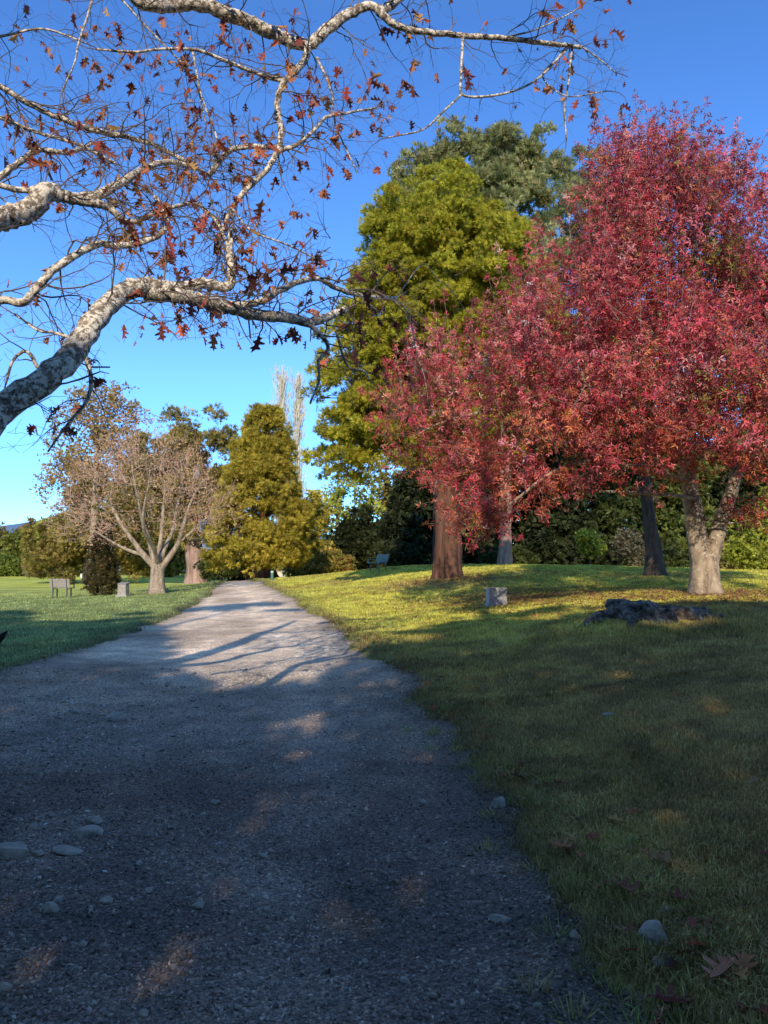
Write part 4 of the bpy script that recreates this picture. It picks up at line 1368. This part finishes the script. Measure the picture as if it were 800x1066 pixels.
for li, (nm, pts_, w0, w1, dens, leaf) in enumerate(LIMBS):
    P_ = np.array([q if isinstance(q, np.ndarray) else OB(*q) for q in pts_])
    dp = np.array([(q + ob)[1] if isinstance(q, np.ndarray) else q[2] for q in pts_])
    Q = catmull(P_, 6)
    dd = np.interp(np.linspace(0, 1, len(Q)), np.linspace(0, 1, len(dp)), dp)
    wpx = w0 + (w1 - w0) * np.linspace(0, 1, len(Q)) ** .8
    Q = Q + rng.normal(size=Q.shape) * (wpx / FPX * dd * .05)[:, None]
    R_ = wpx / 2 * dd / FPX
    V, F = swept(Q, R_, 12 if w0 > 12 else 7, .07, li + 100)
    o_ = link(nm, mesh_np(nm, V, F, None, True), M['oak_bark'], oak)
    s = np.concatenate([[0], np.cumsum(np.linalg.norm(np.diff(Q, axis=0), axis=1))])
    x = .1
    T_ = unit(np.gradient(Q, axis=0))
    start = 1.9 if isinstance(pts_[0], np.ndarray) else .05
    x = start
    while x < s[-1]:
        i = min(len(Q) - 1, int(np.searchsorted(s, x)))
        side = rv() * np.array([1, 1, .9]); side = side - T_[i] * np.dot(side, T_[i])
        L_ = rr_.uniform(.25, .85) * (1.15 if w0 > 6 else .8)
        twig(Q[i], T_[i] * .6 + side / np.linalg.norm(side) * .9, L_, max(.0028, min(.008, R_[i] * .4)), 1, leaf, 1.0)
        x += rr_.uniform(.05, .15) / dens
    twig(Q[-1], T_[-1], .5, min(.006, R_[-1]), 1, leaf, 1.0)
segA = np.array(segA); segB = np.array(segB); segra = np.array(segra); segrb = np.array(segrb)
leafpos = np.array(leafpos); leafdir = np.array(leafdir); leafsize = np.array(leafsize)
# open sky under the low limb and right of the top limb stays open
def open_sky(Pw):
    x, y = to_px(Pw)
    a = (x > 110) & (x < 330) & (y > 355 + 0 * x)
    b_ = (x > 345) & (y > 180) & (y < 270)
    c_ = (x > 440) & (y > 135) & (x < 575)
    d_ = (x > 655)
    e_ = (y > 470)
    return a | b_ | c_ | d_ | e_
mid = (segA + segB) / 2 + ob
ks = ~open_sky(mid) | (rng.uniform(0, 1, len(mid)) < .0)
segA, segB, segra, segrb = segA[ks], segB[ks], segra[ks], segrb[ks]
kl = ~open_sky(leafpos + ob)
leafpos, leafdir, leafsize = leafpos[kl], leafdir[kl], leafsize[kl]
V, F = tubes(segA, segB, segra, segrb, 4)
oak_tw = (V, F, None, M['twig'])
# lobed leaf, two halves folded along the midrib
outl = [(0, 0), (.03, .12), (.20, .20), (.10, .30), (.09, .36), (.34, .46), (.30, .54), (.12, .56), (.11, .64), (.26, .78), (.20, .82), (.08, .82), (.0, 1.0)]
OV = [(x_, y_, .28 * x_ - .10 * (y_ - .4) ** 2) for x_, y_ in outl]
nv_ = len(OV)
OV += [(-x_, y_, .28 * x_ - .10 * (y_ - .4) ** 2) for x_, y_ in outl[1:-1]]
right_f = list(range(nv_))
left_f = [nv_ - 1] + list(range(nv_ + nv_ - 3, nv_ - 1, -1)) + [0]
OAK = (np.array(OV), [np.array([right_f]), np.array([left_f])])
n_ = len(leafpos)
opal = [(.48, .13, .06), (.58, .24, .09), (.40, .08, .06), (.28, .06, .05), (.60, .36, .12), (.13, .05, .035)]
cl = mixcol(n_, opal, .18, wt=[.25, .2, .17, .12, .07, .19])
lx_, ly_ = to_px(leafpos + ob)
leafsize = leafsize * np.where((lx_ > 385) & (ly_ < 130), 1.25, 1.0)
leafsize = np.clip(leafsize * np.exp(rng.normal(0, .22, n_)), .05, .165)
def bent(a_, b_2, tw):
    V_ = OAK[0].copy()
    V_[:, 2] = V_[:, 2] * a_ + b_2 * (V_[:, 1] ** 2) + tw * V_[:, 0] * V_[:, 1]
    return V_
kinds = [(1.0, -.1, 0), (2.2, .35, .8), (1.6, -.55, -.9), (3.0, .2, .3)]
pick_ = rng.integers(0, 4, n_)
v, f, c = join([scatter(bent(*kinds[q]), OAK[1], leafpos[pick_ == q], frames(leafdir[pick_ == q]), leafsize[pick_ == q], cl[pick_ == q]) for q in range(4)])
multi('crown', [(v, f, c, M['oak_leaf']), oak_tw], oak)
print('oak twigs', len(segA), 'leaves', n_)

# ================================================================== tall evergreens behind the viewpoint (unseen, crowns carved to shape the foreground shade)
EDGE = np.array([(-400, 640), (0, 636), (55, 628), (100, 632), (150, 640), (176, 664), (178, 698), (212, 714), (240, 732), (262, 730), (300, 714), (335, 706), (362, 686), (400, 672), (460, 664), (500, 652), (580, 642), (700, 641), (820, 640), (1200, 645)])


def shaded(Pw):
    """true where the light crossing Pw would fall on ground meant to lie in shade"""
    t = (Pw[:, 2] - .1) / math.sin(SUN_EL)
    for _ in range(2):
        G = Pw + SD * t[:, None]
        hgt_ = base_h(G[:, 0], G[:, 1])
        t = (Pw[:, 2] - hgt_) / math.sin(SUN_EL)
    G = Pw + SD * t[:, None]
    G[:, 2] = hgt_
    x, y = to_px(G)
    e = np.interp(x, EDGE[:, 0], EDGE[:, 1]) + 7 * (vnoise(G[:, :2], .9, 41) - .5) * 2
    s = (y > e) | (G[:, 1] < 2.3)
    for cx_, cy_, rx_, ry_ in ((318, 752, 16, 8), (338, 747, 12, 8), (322, 765, 12, 6), (405, 788, 22, 6), (385, 780, 14, 5), (742, 1003, 26, 15), (652, 936, 10, 6)):
        s &= ~((((x - cx_) / rx_) ** 2 + ((y - cy_) / ry_) ** 2 < 1) & (G[:, 1] > 2.3))
    # the foot of the low limb stays in shade
    tl = (4.85 - Pw[:, 1]) / SD[1]
    Lp = Pw + SD * tl[:, None]
    s |= (Lp[:, 0] > -3.4) & (Lp[:, 0] < -1.82) & (Lp[:, 2] < 3.25 + .45 * (Lp[:, 0] + 1.82)) & (Lp[:, 2] > 1.5)
    # strips of light on the lawns
    s &= ~((y < 660) & (x > 340) & (vnoise(np.stack([G[:, 0] * .5, G[:, 1] * 1.1], -1), 1.0, 43) > .66) & (G[:, 1] > 3))
    s &= ~((y < 652) & (x < 178) & (vnoise(np.stack([G[:, 0] * .4, G[:, 1] * 1.0], -1), 1.0, 45) > .62) & (G[:, 1] > 3))
    dap = vnoise(np.stack([G[:, 0] * .55, G[:, 1] * .8], -1), 1.0, 47) * .6 + vnoise(np.stack([G[:, 0] * 1.5, G[:, 1] * 2.0], -1), 1.0, 48) * .4
    s |= (y > 596) & (y <= 660) & (x > 350) & (dap > .56) & (G[:, 1] < 17.5)
    s |= (y > 600) & (y < 636) & (x > 190) & (x <= 350) & (dap > .55)
    return s


ev = [(0.03, 0.05, 0.02), (0.05, 0.075, 0.025), (0.08, 0.10, 0.03)]
for i, (x0, y0, H, wd) in enumerate([(-27, -10, 21, 7), (-17, -9, 20, 6.5), (-8.5, -11, 22, 6), (0, -10, 22, 6), (8, -11, 23, 6), (17, -10, 23, 6.5), (27, -12, 23, 7)]):
    bb = np.array([x0, y0, gz(x0, y0) - .05])
    root = empty('evergreen_tree', tuple(bb), 'tall dense evergreen standing behind the viewpoint, out of the picture', 'tree', 'tall evergreens behind the viewpoint')
    trunk_mesh(root, [[0, 0, 0], [0, 0, 2], [0, 0, H * .5], [0, 0, H * .98]], [.5, .42, .28, .05], M['dark_bark'], 10, .05, .4, i)
    n_ = 34000
    u = rng.uniform(0.0, 1, n_)
    zz = .8 + u * (H - .8)
    an = rng.uniform(0, 2 * PI, n_)
    rad = wd * np.interp(u, [0, .1, .6, .85, 1], [.75, 1, .95, .7, .15]) * rng.uniform(0, 1, n_) ** .5
    pos = np.stack([np.cos(an) * rad, np.sin(an) * rad * .6, zz], -1)
    kp = shaded(pos + bb)
    pos = pos[kp]
    v, f, c = scatter(TUFT4[0], TUFT4[1], pos, frames(rng.normal(size=pos.shape)), rng.uniform(.28, .48, len(pos)), mixcol(len(pos), ev, .15))
    multi('crown', [(v, f, c, M['needle'])], root)

# ================================================================== old stump on the bank
sb = ST.copy(); sb[2] = gz(ST[0], ST[1]) - .15
root = empty('tree_stump', tuple(sb), 'broad low dark rotten stump with pale lichen on the shaded bank', 'tree stump')
ns_, nr_ = 120, 24
an = np.arange(ns_) / ns_ * 2 * PI
V = []
for j in range(nr_):
    t = j / (nr_ - 1)
    hz_ = -.22 + .50 * min(1, t / .72)
    if t <= .72:
        s_ = 1 + .28 * (1 - t / .72) ** 1.6
    else:
        s_ = 1 - ((t - .72) / .28) * .97
    but = 1 + .08 * np.sin(3 * an + .7) * (1 - t * .5) + .10 * np.sin(7 * an + 1.3) + .06 * np.sin(13 * an + 2 * t * 3)
    rx_, ry_ = .74 * s_ * but, .55 * s_ * but
    x_ = np.cos(an) * rx_; y_ = np.sin(an) * ry_
    top = .03 * np.sin(5 * an) + .02 * np.sin(11 * an + 2) - .09 * x_ / .86
    z_ = hz_ + top * min(1, t / .6) + (rng.normal(size=ns_) * .012)
    if t > .72:
        z_ = z_ - .03 * ((t - .72) / .28)
    V.append(np.stack([x_, y_, z_], -1))
V = np.concatenate(V)
i = np.arange(ns_); j = (i + 1) % ns_
F = np.concatenate([np.stack([i + q * ns_, j + q * ns_, j + (q + 1) * ns_, i + (q + 1) * ns_], 1) for q in range(nr_ - 1)])
nn_ = unit(V * np.array([1, 1.3, 1.5]))
V = V + nn_ * ((vnoise(V, 3.0, 81) - .5) * .09 + (vnoise(V, 8.0, 82) - .5) * .12 + (vnoise(V, 19.0, 83) - .5) * .05)[:, None]
link('stump_body', mesh_np('stump_body', V, F, None, False), M['stump'], root)
for q, (a_, l_, r_) in enumerate([(3.25, .6, .09), (3.9, .3, .07), (5.7, .3, .07)]):
    P_ = np.array([[math.cos(a_) * .6, math.sin(a_) * .45, .12], [math.cos(a_) * .85, math.sin(a_) * .66, .10], [math.cos(a_ + .1) * (.95 + l_ * .5), math.sin(a_ + .1) * (.75 + l_ * .4), .05], [math.cos(a_ + .15) * (.95 + l_), math.sin(a_ + .15) * (.75 + l_ * .7), -.22]])
    V, F = swept(catmull(P_, 8), np.linspace(r_ * 1.5, r_ * .5, 25), 14, .2, q)
    V = V + rng.normal(size=V.shape) * .012
    link('root', mesh_np('root', V, F, None, False), M['stump'], root)

# ================================================================== stone block on the lawn
p0 = on_ground(517, 630)
k = p0[1] / FPX
wd, ht = 19.5 * k, 18 * k
root = empty('stone_marker', (p0[0], p0[1], p0[2]), 'small square grey stone block standing on the sunlit lawn', 'stone marker', rz=math.radians(8))
o_ = boxes('block', [boxv((0, 0, ht / 2 - .03), (wd, .34, ht + .06), None, .97)], M['concrete'], root, .018)
boxes('plinth', [boxv((0, 0, .0), (wd * 1.12, .44, .08))], M['concrete'], root, .012)


# ================================================================== benches
def bench(p, rz, width, wood, label, hback=.85, back_solid=False):
    root = empty('bench', tuple(p), label, 'bench', 'park benches', rz)
    # faces local -Y
    for q in range(4):
        boxes('seat_slat', [boxv((0, -.20 + q * .125, .44), (width, .105, .035))], wood, root, .006)
    tilt = rotx(-.22)
    for q in range(4):
        zc = .54 + q * .105
        boxes('back_slat', [boxv((0, .27 + q * .024, zc), (width, .03, .092), tilt)], wood, root, .006)
    for s_ in (-1, 1):
        x_ = s_ * (width / 2 - .16)
        boxes('leg', [boxv((x_, -.17, .2), (.05, .05, .46)), boxv((x_, .25, .2), (.05, .05, .46)), boxv((x_, .04, .405), (.045, .5, .04))], M['metal'], root, .004)
        boxes('back_support', [boxv((x_, .31, .66), (.045, .03, .5), tilt)], M['metal'], root, .004)
        boxes('armrest', [boxv((x_ + s_ * .12, -.02, .63), (.05, .48, .035)), boxv((x_ + s_ * .12, -.22, .54), (.045, .045, .19))], wood, root, .006)
    return root


pb = on_ground(65, 621.5)
bench(pb, math.radians(176), 21.5 / FPX * pb[1], M['weathered_wood'], 'weathered wooden bench alone on the far left lawn')
pb = on_ground(393, 594.5)
bench(pb, math.radians(-62), 1.35, M['green_wood'], 'greenish bench in side view at the top of the right lawn')

# ================================================================== stone pillar by the bare tree
pp = on_ground(128.5, 621)
k = pp[1] / FPX
root = empty('stone_pillar', tuple(pp), 'short stone pillar with sloping plaque left of the pale bare tree', 'pillar', rz=math.radians(-10))
wd = 9.5 * k; ht = 14 * k
V = boxv((0, 0, ht / 2 - .03), (wd, .34, ht + .06), None, .94)
V[[4, 5], 2] -= .07
me = mesh_np('shaft', V, BOXF)
o_ = link('shaft', me, M['pillar'], root); bv = o_.modifiers.new('bevel', 'BEVEL'); bv.width = .015; bv.segments = 2
boxes('plaque', [boxv((0, 0, ht + .012 - .03), (wd * 1.02, .36, .03), rotx(.2))], M['plaque'], root, .005)
boxes('footing', [boxv((0, 0, .0), (wd * 1.25, .46, .10))], M['concrete'], root, .012)

# ================================================================== little things
pp = on_ground(283.5, 604)
root = empty('bollard', tuple(pp), 'small green bollard beside the trunk of the conical conifer', 'bollard')
V, F = swept(np.array([[0, 0, -.05], [0, 0, .2], [0, 0, .4], [0, 0, .52], [0, 0, .56]]), [.085, .085, .085, .085, .07], 14, 0)
link('post', mesh_np('post', V, F, None, True), M['green_paint'], root)
V, F = swept(np.array([[0, 0, .44], [0, 0, .45], [0, 0, .49], [0, 0, .50]]), [.086, .092, .092, .086], 14, 0)
link('band', mesh_np('band', V, F, None, True), M['white_paint'], root)

pp = on_ground(380.5, 591)
root = empty('small_sign', tuple(pp), 'tiny white sign on a stake just left of the green bench', 'sign', rz=.2)
boxes('stake', [boxv((0, .02, .13), (.03, .025, .36))], M['metal'], root, .003)
boxes('sign_board', [boxv((0, 0, .24), (.22, .02, .15))], M['white_paint'], root, .004)

pp = on_ground(89, 603)
root = empty('sign_board', tuple(pp), 'low white board at the far lawn edge left of the dark young conifer', 'sign')
boxes('panel', [boxv((0, 0, .38), (1.1, .05, .42))], M['white_paint'], root, .01)
for s_ in (-.45, .45):
    boxes('post', [boxv((s_, .06, .22), (.08, .06, .7))], M['weathered_wood'], root, .005)

pp = on_ground(-8, 674)
V, F = swept(np.array([[-.55, .10, .02], [-.2, .05, .06], [.05, 0, .12], [.2, -.02, .22], [.30, -.02, .33]]), [.14, .13, .11, .07, .015], 12, .12, 5)
o_ = link('dark_log', mesh_np('dark_log', V, F, None, True), M['black_wood'], None, tuple(pp))
tag(o_, 'black pointed piece of wood on the shaded lawn at the left edge', 'log')


# ================================================================== loose stones on the path
ICO_V = []
ph_ = (1 + 5 ** .5) / 2
for a_, b_ in ((-1, ph_), (1, ph_), (-1, -ph_), (1, -ph_)):
    ICO_V.append((a_, b_, 0))
for a_, b_ in ((-1, ph_), (1, ph_), (-1, -ph_), (1, -ph_)):
    ICO_V.append((0, a_, b_))
for a_, b_ in ((ph_, -1), (ph_, 1), (-ph_, -1), (-ph_, 1)):
    ICO_V.append((a_, 0, b_))
ICO_V = np.array(ICO_V) / math.sqrt(1 + ph_ ** 2)
ICO_F = np.array([[0, 11, 5], [0, 5, 1], [0, 1, 7], [0, 7, 10], [0, 10, 11], [1, 5, 9], [5, 11, 4], [11, 10, 2], [10, 7, 6], [7, 1, 8], [3, 9, 4], [3, 4, 2], [3, 2, 6], [3, 6, 8], [3, 8, 9], [4, 9, 5], [2, 4, 11], [6, 2, 10], [8, 6, 7], [9, 8, 1]])


def subdiv(V, F):
    cache = {}; V = list(map(tuple, V)); out = []

    def mid_(a, b):
        key = (min(a, b), max(a, b))
        if key not in cache:
            m_ = (np.array(V[a]) + np.array(V[b])) / 2
            m_ /= np.linalg.norm(m_)
            V.append(tuple(m_)); cache[key] = len(V) - 1
        return cache[key]
    for a, b, c in F:
        ab, bc, ca = mid_(a, b), mid_(b, c), mid_(c, a)
        out += [[a, ab, ca], [b, bc, ab], [c, ca, bc], [ab, bc, ca]]
    return np.array(V), np.array(out)


I1 = subdiv(ICO_V, ICO_F)
I2 = subdiv(*I1)


def rock_mesh(seed, s):
    r = np.random.default_rng(seed)
    V = I2[0].copy()
    for _ in range(9):
        d = r.normal(size=3); d /= np.linalg.norm(d)
        h_ = r.uniform(.55, .85)
        dd = V @ d
        V = V - np.where(dd > h_, dd - h_, 0)[:, None] * d
    V = V * (1 + .12 * (vnoise(V + 3, 2.2, seed)[:, None] - .5))
    V = V * np.array(s)
    return mesh_np('stone', V, I2[1], None, False)


stones = [(12, 884, 44, 16, 'long pale flat stone at the left edge of the gravel'), (91, 865, 30, 12, 'pale rounded stone, the larger and nearer of a touching pair'), (98, 855, 20, 9, 'small pale stone just behind the larger pale one of the pair'),
          (110, 937, 15, 8, 'pale stone below the touching pair of stones'), (52, 946, 17, 11, 'grey pointed stone in the lower left gravel'), (70, 885, 30, 6, 'thin flat stone right of the long edge stone'),
          (121, 746, 22, 10, 'largest stone of the scatter on the far left gravel'), (78, 741, 14, 5, 'flat stone left of the far scatter'), (140, 770, 13, 5, 'small flat stone below the far scatter'), (225, 836, 12, 5, 'white flat stone near the middle of the gravel'),
          (4, 1030, 16, 10, 'pale stone in the bottom left corner'), (150, 1056, 11, 7, 'white stone near the bottom edge of the gravel'), (520, 959, 24, 8, 'flat pale stone in the right half of the gravel'), (519, 835, 18, 12, 'grey round stone at the right edge of the gravel'),
          (683, 976, 34, 22, 'large grey rounded stone half sunk in the grass edge'), (687, 1000, 14, 8, 'pale pebble beside the large stone in the grass edge'), (692, 950, 17, 7, 'white flat stone in the grass edge above the large one'),
          (635, 744, 16, 4, 'small pale flat stone out on the right bank')]
for i, (px, py, wpx, hpx, lab) in enumerate(stones):
    p0 = on_ground(px, py + hpx * .35)
    k = p0[1] / FPX
    o_ = link('stone', rock_mesh(i + 3, (wpx * k * .52, wpx * k * (.40 if wpx < 40 else .3), hpx * k * .75)), M['rock'], None, (p0[0], p0[1], p0[2] + hpx * k * .12))
    o_.rotation_euler = (rng.uniform(-.1, .1), rng.uniform(-.1, .1), rng.uniform(-.3, .3))
    tag(o_, lab, 'stone')
protos = [rock_mesh(90 + q, (1, .8, .5)) for q in range(5)]
for q in range(120):
    for _ in range(60):
        y_ = rng.uniform(2.4, 12); x_ = rng.uniform(-5, 1.2)
        if path_in(np.array(x_), np.array(y_)) > .05 and abs(x_ / y_) < .56:
            if rng.uniform() < (.9 if x_ < -.35 * y_ * .6 else .25):
                break
    o_ = bpy.data.objects.new('stone', protos[q % 5])
    if not protos[q % 5].materials:
        protos[q % 5].materials.append(M['rock'])
    col.objects.link(o_)
    s_ = rng.uniform(.012, .03) * (1 + y_ * .08)
    o_.scale = (s_, s_, s_)
    o_.location = (x_, y_, gz(x_, y_) + s_ * .15)
    o_.rotation_euler = (rng.uniform(-.3, .3), rng.uniform(-.3, .3), rng.uniform(0, 6))
    tag(o_, 'small loose grey stone lying on the gravel path', 'stone', 'small loose stones on the path')

# gravel chips: nobody could count these
n_ = 84000
yy = 2.0 + 9.5 * rng.uniform(0, 1, n_) ** 1.7
xx = rng.uniform(-.82, .60, n_) * yy
kp = path_in(xx, yy) > -.12 + .12 * rng.uniform(-1, 1, n_)
xx, yy = xx[kp], yy[kp]
n_ = len(xx)
zz = path_h(xx, yy)
sz = np.exp(rng.normal(math.log(.0054), .45, n_)) * (1 + .04 * yy) * (1 + .2 * np.clip(-(xx + .2 * yy), 0, 1))
sz = np.clip(sz, .0025, .020)
tv = ICO_V * np.array([1, .8, .6]) * (1 + .25 * rng.normal(size=(12, 1))).clip(.6, 1.4)
d_ = rng.normal(size=(n_, 3)) * .5; d_[:, :2] += rng.normal(size=(n_, 2))
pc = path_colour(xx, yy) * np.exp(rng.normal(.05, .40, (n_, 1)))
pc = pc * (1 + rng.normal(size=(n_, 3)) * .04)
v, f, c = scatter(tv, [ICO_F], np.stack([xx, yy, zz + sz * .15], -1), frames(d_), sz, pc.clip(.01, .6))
g = link('gravel', mesh_np('gravel', v, f, c), M['stone_bits'])
tag(g, 'loose grey gravel chips covering the path', None, None, 'stuff')

# ================================================================== grass blades
def blades(n, sampler, hmin, hmax, wid, name, label):
    x, y = sampler(n)
    z = ground_h(x, y)
    kp = (path_in(x, y) < .03 + .10 * rng.normal(size=len(x)) * (rng.uniform(size=len(x)) < .5)) & (z > path_h(x, y) - .06)
    # thinner on the stump
    kp &= ~(((x - ST[0]) / .95) ** 2 + ((y - ST[1]) / .7) ** 2 < 1)
    kp &= ~((path_in(x, y) > -.22) & (rng.uniform(size=len(x)) < .55))
    x, y, z = x[kp], y[kp], z[kp]
    n = len(x)
    h_ = rng.uniform(hmin, hmax, n) * (.55 + .9 * vnoise(np.stack([x, y], -1), 2.5, 51))
    h_ = h_ * (1 + .9 * np.exp(-np.abs(path_in(x, y)) / .25) * rng.uniform(0, 1, n))
    h_ = h_ * (1 + 1.6 * np.exp(-(((x - ST[0]) / 1.5) ** 2 + ((y - ST[1] + .3) / 1.1) ** 2) * .8) * rng.uniform(0, 1, n))
    an = rng.uniform(0, 2 * PI, n)
    ln = rng.uniform(.2, 1.1, n)
    dx, dy = np.cos(an) * ln, np.sin(an) * ln
    wx, wy = -np.sin(an), np.cos(an)
    w2 = wid * rng.uniform(.6, 1.3, n) * (1 + .06 * y)
    b1 = np.stack([x - wx * w2, y - wy * w2, z - .01], -1); b2 = np.stack([x + wx * w2, y + wy * w2, z - .01], -1)
    m_ = np.stack([x + dx * h_ * .35, y + dy * h_ * .35, z + h_ * .62], -1)
    m1 = m_ - np.stack([wx, wy, 0 * wx], -1) * (w2 * .75)[:, None]; m2 = m_ + np.stack([wx, wy, 0 * wx], -1) * (w2 * .75)[:, None]
    tp = np.stack([x + dx * h_, y + dy * h_, z + h_ * (1 - .25 * ln)], -1)
    V = np.stack([b1, b2, m2, m1, tp], 1).reshape(-1, 3)
    o_ = (np.arange(n) * 5)[:, None]
    q4 = o_ + np.array([[0, 1, 2, 3]]); q3 = o_ + np.array([[3, 2, 4]])
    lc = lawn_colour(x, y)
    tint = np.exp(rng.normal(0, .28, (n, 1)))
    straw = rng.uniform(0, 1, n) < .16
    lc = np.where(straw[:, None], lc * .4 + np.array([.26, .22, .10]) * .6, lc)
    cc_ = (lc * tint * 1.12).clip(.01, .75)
    cc_ = np.repeat(cc_[:, None], 5, 1)
    cc_[:, :2] *= .75
    me = mesh_np(name, V, [q4, q3], cc_.reshape(-1, 3))
    o = link(name, me, M['blade'])
    tag(o, label, None, None, 'stuff')
    return o


def samp(y0, y1, xa, xb, pw):
    def f_(n):
        y = y0 + (y1 - y0) * rng.uniform(0, 1, n) ** pw
        x = rng.uniform(xa, xb, n) * y
        return x, y
    return f_


blades(235000, samp(1.9, 9, .02, .95, 1.25), .025, .06, .0022, 'grass', 'short shaded grass on the near right bank')
blades(200000, samp(8.5, 24, -.17, .85, 1.35), .03, .065, .0030, 'grass', 'mown grass further up the right bank')
blades(135000, samp(22, 48, -.24, .72, 1.25), .035, .075, .0042, 'grass', 'sunlit mown grass on the far right lawn')
blades(150000, samp(7, 50, -.85, -.20, 1.4), .03, .07, .0042, 'grass', 'mown grass on the left lawn')

# ragged tufts along the near edge of the gravel
tc_y = 2.35 + 7 * rng.uniform(0, 1, 170) ** 1.8
tc_x = edge_x(RE, tc_y) + rng.normal(size=170) * .22 + .12
tx_ = np.repeat(tc_x, 38); ty_ = np.repeat(tc_y, 38)
dxy = rng.normal(size=(len(tx_), 2)) * .032
n_ = len(tx_)
bx_, by_ = tx_ + dxy[:, 0], ty_ + dxy[:, 1]
base_ = np.stack([bx_, by_, surf_h(bx_, by_) - .01], -1)
dir_ = unit(np.stack([dxy[:, 0] * 14, dxy[:, 1] * 14, np.full(n_, .8)], -1) + rng.normal(size=(n_, 3)) * .25)
BL = (np.array([(-.035, 0, 0), (.035, 0, 0), (.028, .55, .02), (-.028, .55, .02), (0, 1, .12)]), [np.array([[0, 1, 2, 3]]), np.array([[3, 2, 4]])])
tcol = mixcol(170, [(.34, .36, .10), (.42, .36, .13), (.26, .30, .09), (.46, .34, .17)], .15)
v, f, c = scatter(BL[0], BL[1], base_, frames(dir_), rng.uniform(.04, .105, n_), np.repeat(tcol, 38, 0) * np.exp(rng.normal(0, .2, (n_, 1))))
g = link('grass', mesh_np('grass', v, f, c), M['blade'])
tag(g, 'ragged yellow-green grass tufts along the near edge of the gravel', None, None, 'stuff')

# ================================================================== leaf litter under the trees
LX, LY = [], []
for tx, ty, r_, n_ in ((7.8, 18, 2.6, 1700), (2.6, 30, 2.8, 800), (4.0, 21.5, 2.2, 1000), (3.6, 24.5, 2.6, 800), (9.5, 15.5, 2.5, 500), (5.5, 17, 3.0, 800)):
    LX.append(tx + rng.normal(size=n_) * r_ * .8); LY.append(ty + rng.normal(size=n_) * r_ * .6)
n_ = 420
ey = 2.3 + 20 * rng.uniform(0, 1, n_) ** 1.5
LX.append(edge_x(RE, ey) + np.abs(rng.normal(size=n_)) * .35 - .06); LY.append(ey)
LX, LY = np.concatenate(LX), np.concatenate(LY)
LZ = surf_h(LX, LY) + .035
lcol = mixcol(len(LX), [(.30, .06, .05), (.26, .13, .06), (.36, .20, .09), (.18, .05, .04), (.40, .26, .12)], .2)
v, f, c = scatter(STAR[0], STAR[1], np.stack([LX, LY, LZ], -1), frames_n(rng.normal(size=(len(LX), 3)) * np.array([1, 1, .25]), np.tile([0, 0, 1.0], (len(LX), 1)), .5), np.where(LY < 12, .05, .085) * rng.uniform(.7, 1.3, len(LX)), lcol)
g = link('leaf_litter', mesh_np('leaf_litter', v, f, c), M['leaf'])
tag(g, 'litter of small fallen red and brown leaves in the grass', None, None, 'stuff')

# ================================================================== fallen leaves
fl_mats = {}


def leaf_obj(px, py, size, c, lab, group=None, curl=.25, pos=None):
    p0 = on_ground(px, py) if pos is None else pos
    V = OAK[0] * size
    V = V - np.array([0, size * .5, 0])
    V[:, 2] = V[:, 2] * 1.4 + curl * size * ((V[:, 0] / size) ** 2 * 2 + (V[:, 1] / size) ** 2) * rng.uniform(.3, 1.2)
    cc_ = np.tile(np.array(c), (len(V), 1)) * rng.uniform(.8, 1.2, (len(V), 1))
    me = mesh_np('fallen_leaf', V, OAK[1], cc_)
    o = link('fallen_leaf', me, M['oak_leaf'], None, (p0[0], p0[1], p0[2] + .035))
    o.rotation_euler = (rng.uniform(-.25, .35), rng.uniform(-.25, .25), rng.uniform(0, 2 * PI))
    tag(o, lab, 'fallen leaf', group)
    return o


for px, py, s_, c_, lab in [(585, 889, .24, (.22, .09, .045), 'large brown fallen leaf at the gravel edge'), (690, 905, .26, (.20, .13, .09), 'long pale brown curled leaf on the bank'), (655, 938, .22, (.14, .05, .05), 'dark maroon leaf just above the large sunk stone'),
                            (708, 944, .16, (.13, .04, .045), 'small maroon leaf right of the white flat stone'), (752, 1022, .24, (.30, .15, .13), 'pinkish curled leaf in the bottom right grass'), (775, 1020, .20, (.24, .10, .06), 'rust-brown leaf beside the pinkish one'),
                            (725, 998, .14, (.22, .05, .03), 'red-brown leaf in the bright grass tuft'), (700, 1055, .22, (.12, .04, .05), 'dark purple-brown leaf at the bottom right'), (632, 930, .14, (.13, .07, .06), 'small dark brown leaf left of the maroon one'),
                            (660, 787, .18, (.17, .10, .05), 'tan leaf lying out on the middle of the bank'), (580, 820, .13, (.14, .09, .05), 'small brown leaf near the bend of the gravel edge'), (786, 818, .14, (.18, .13, .09), 'pale leaf at the right edge of the bank'),
                            (450, 742, .13, (.30, .04, .05), 'bright red leaf at the gravel edge further up'), (495, 770, .14, (.18, .09, .05), 'brown leaf beside the gravel edge below the red one')]:
    leaf_obj(px, py, s_ * .8, np.array(c_) * np.array([1.9, 1.6, 1.1]), lab, curl=.55)
for q in range(70):
    y_ = 2.4 + 20 * rng.uniform() ** 1.6
    x_ = float(edge_x(RE, np.array(y_))) + abs(rng.normal()) * (.25 if q < 50 else 1.6) + .02
    leaf_obj(0, 0, rng.uniform(.06, .13), np.array(opal[rng.integers(0, 6)]) * rng.uniform(.6, 1.1), 'small brown or reddish fallen leaf in the grass along the gravel edge', 'small fallen leaves along the gravel edge', pos=(x_, y_, gz(x_, y_)))
print('done')
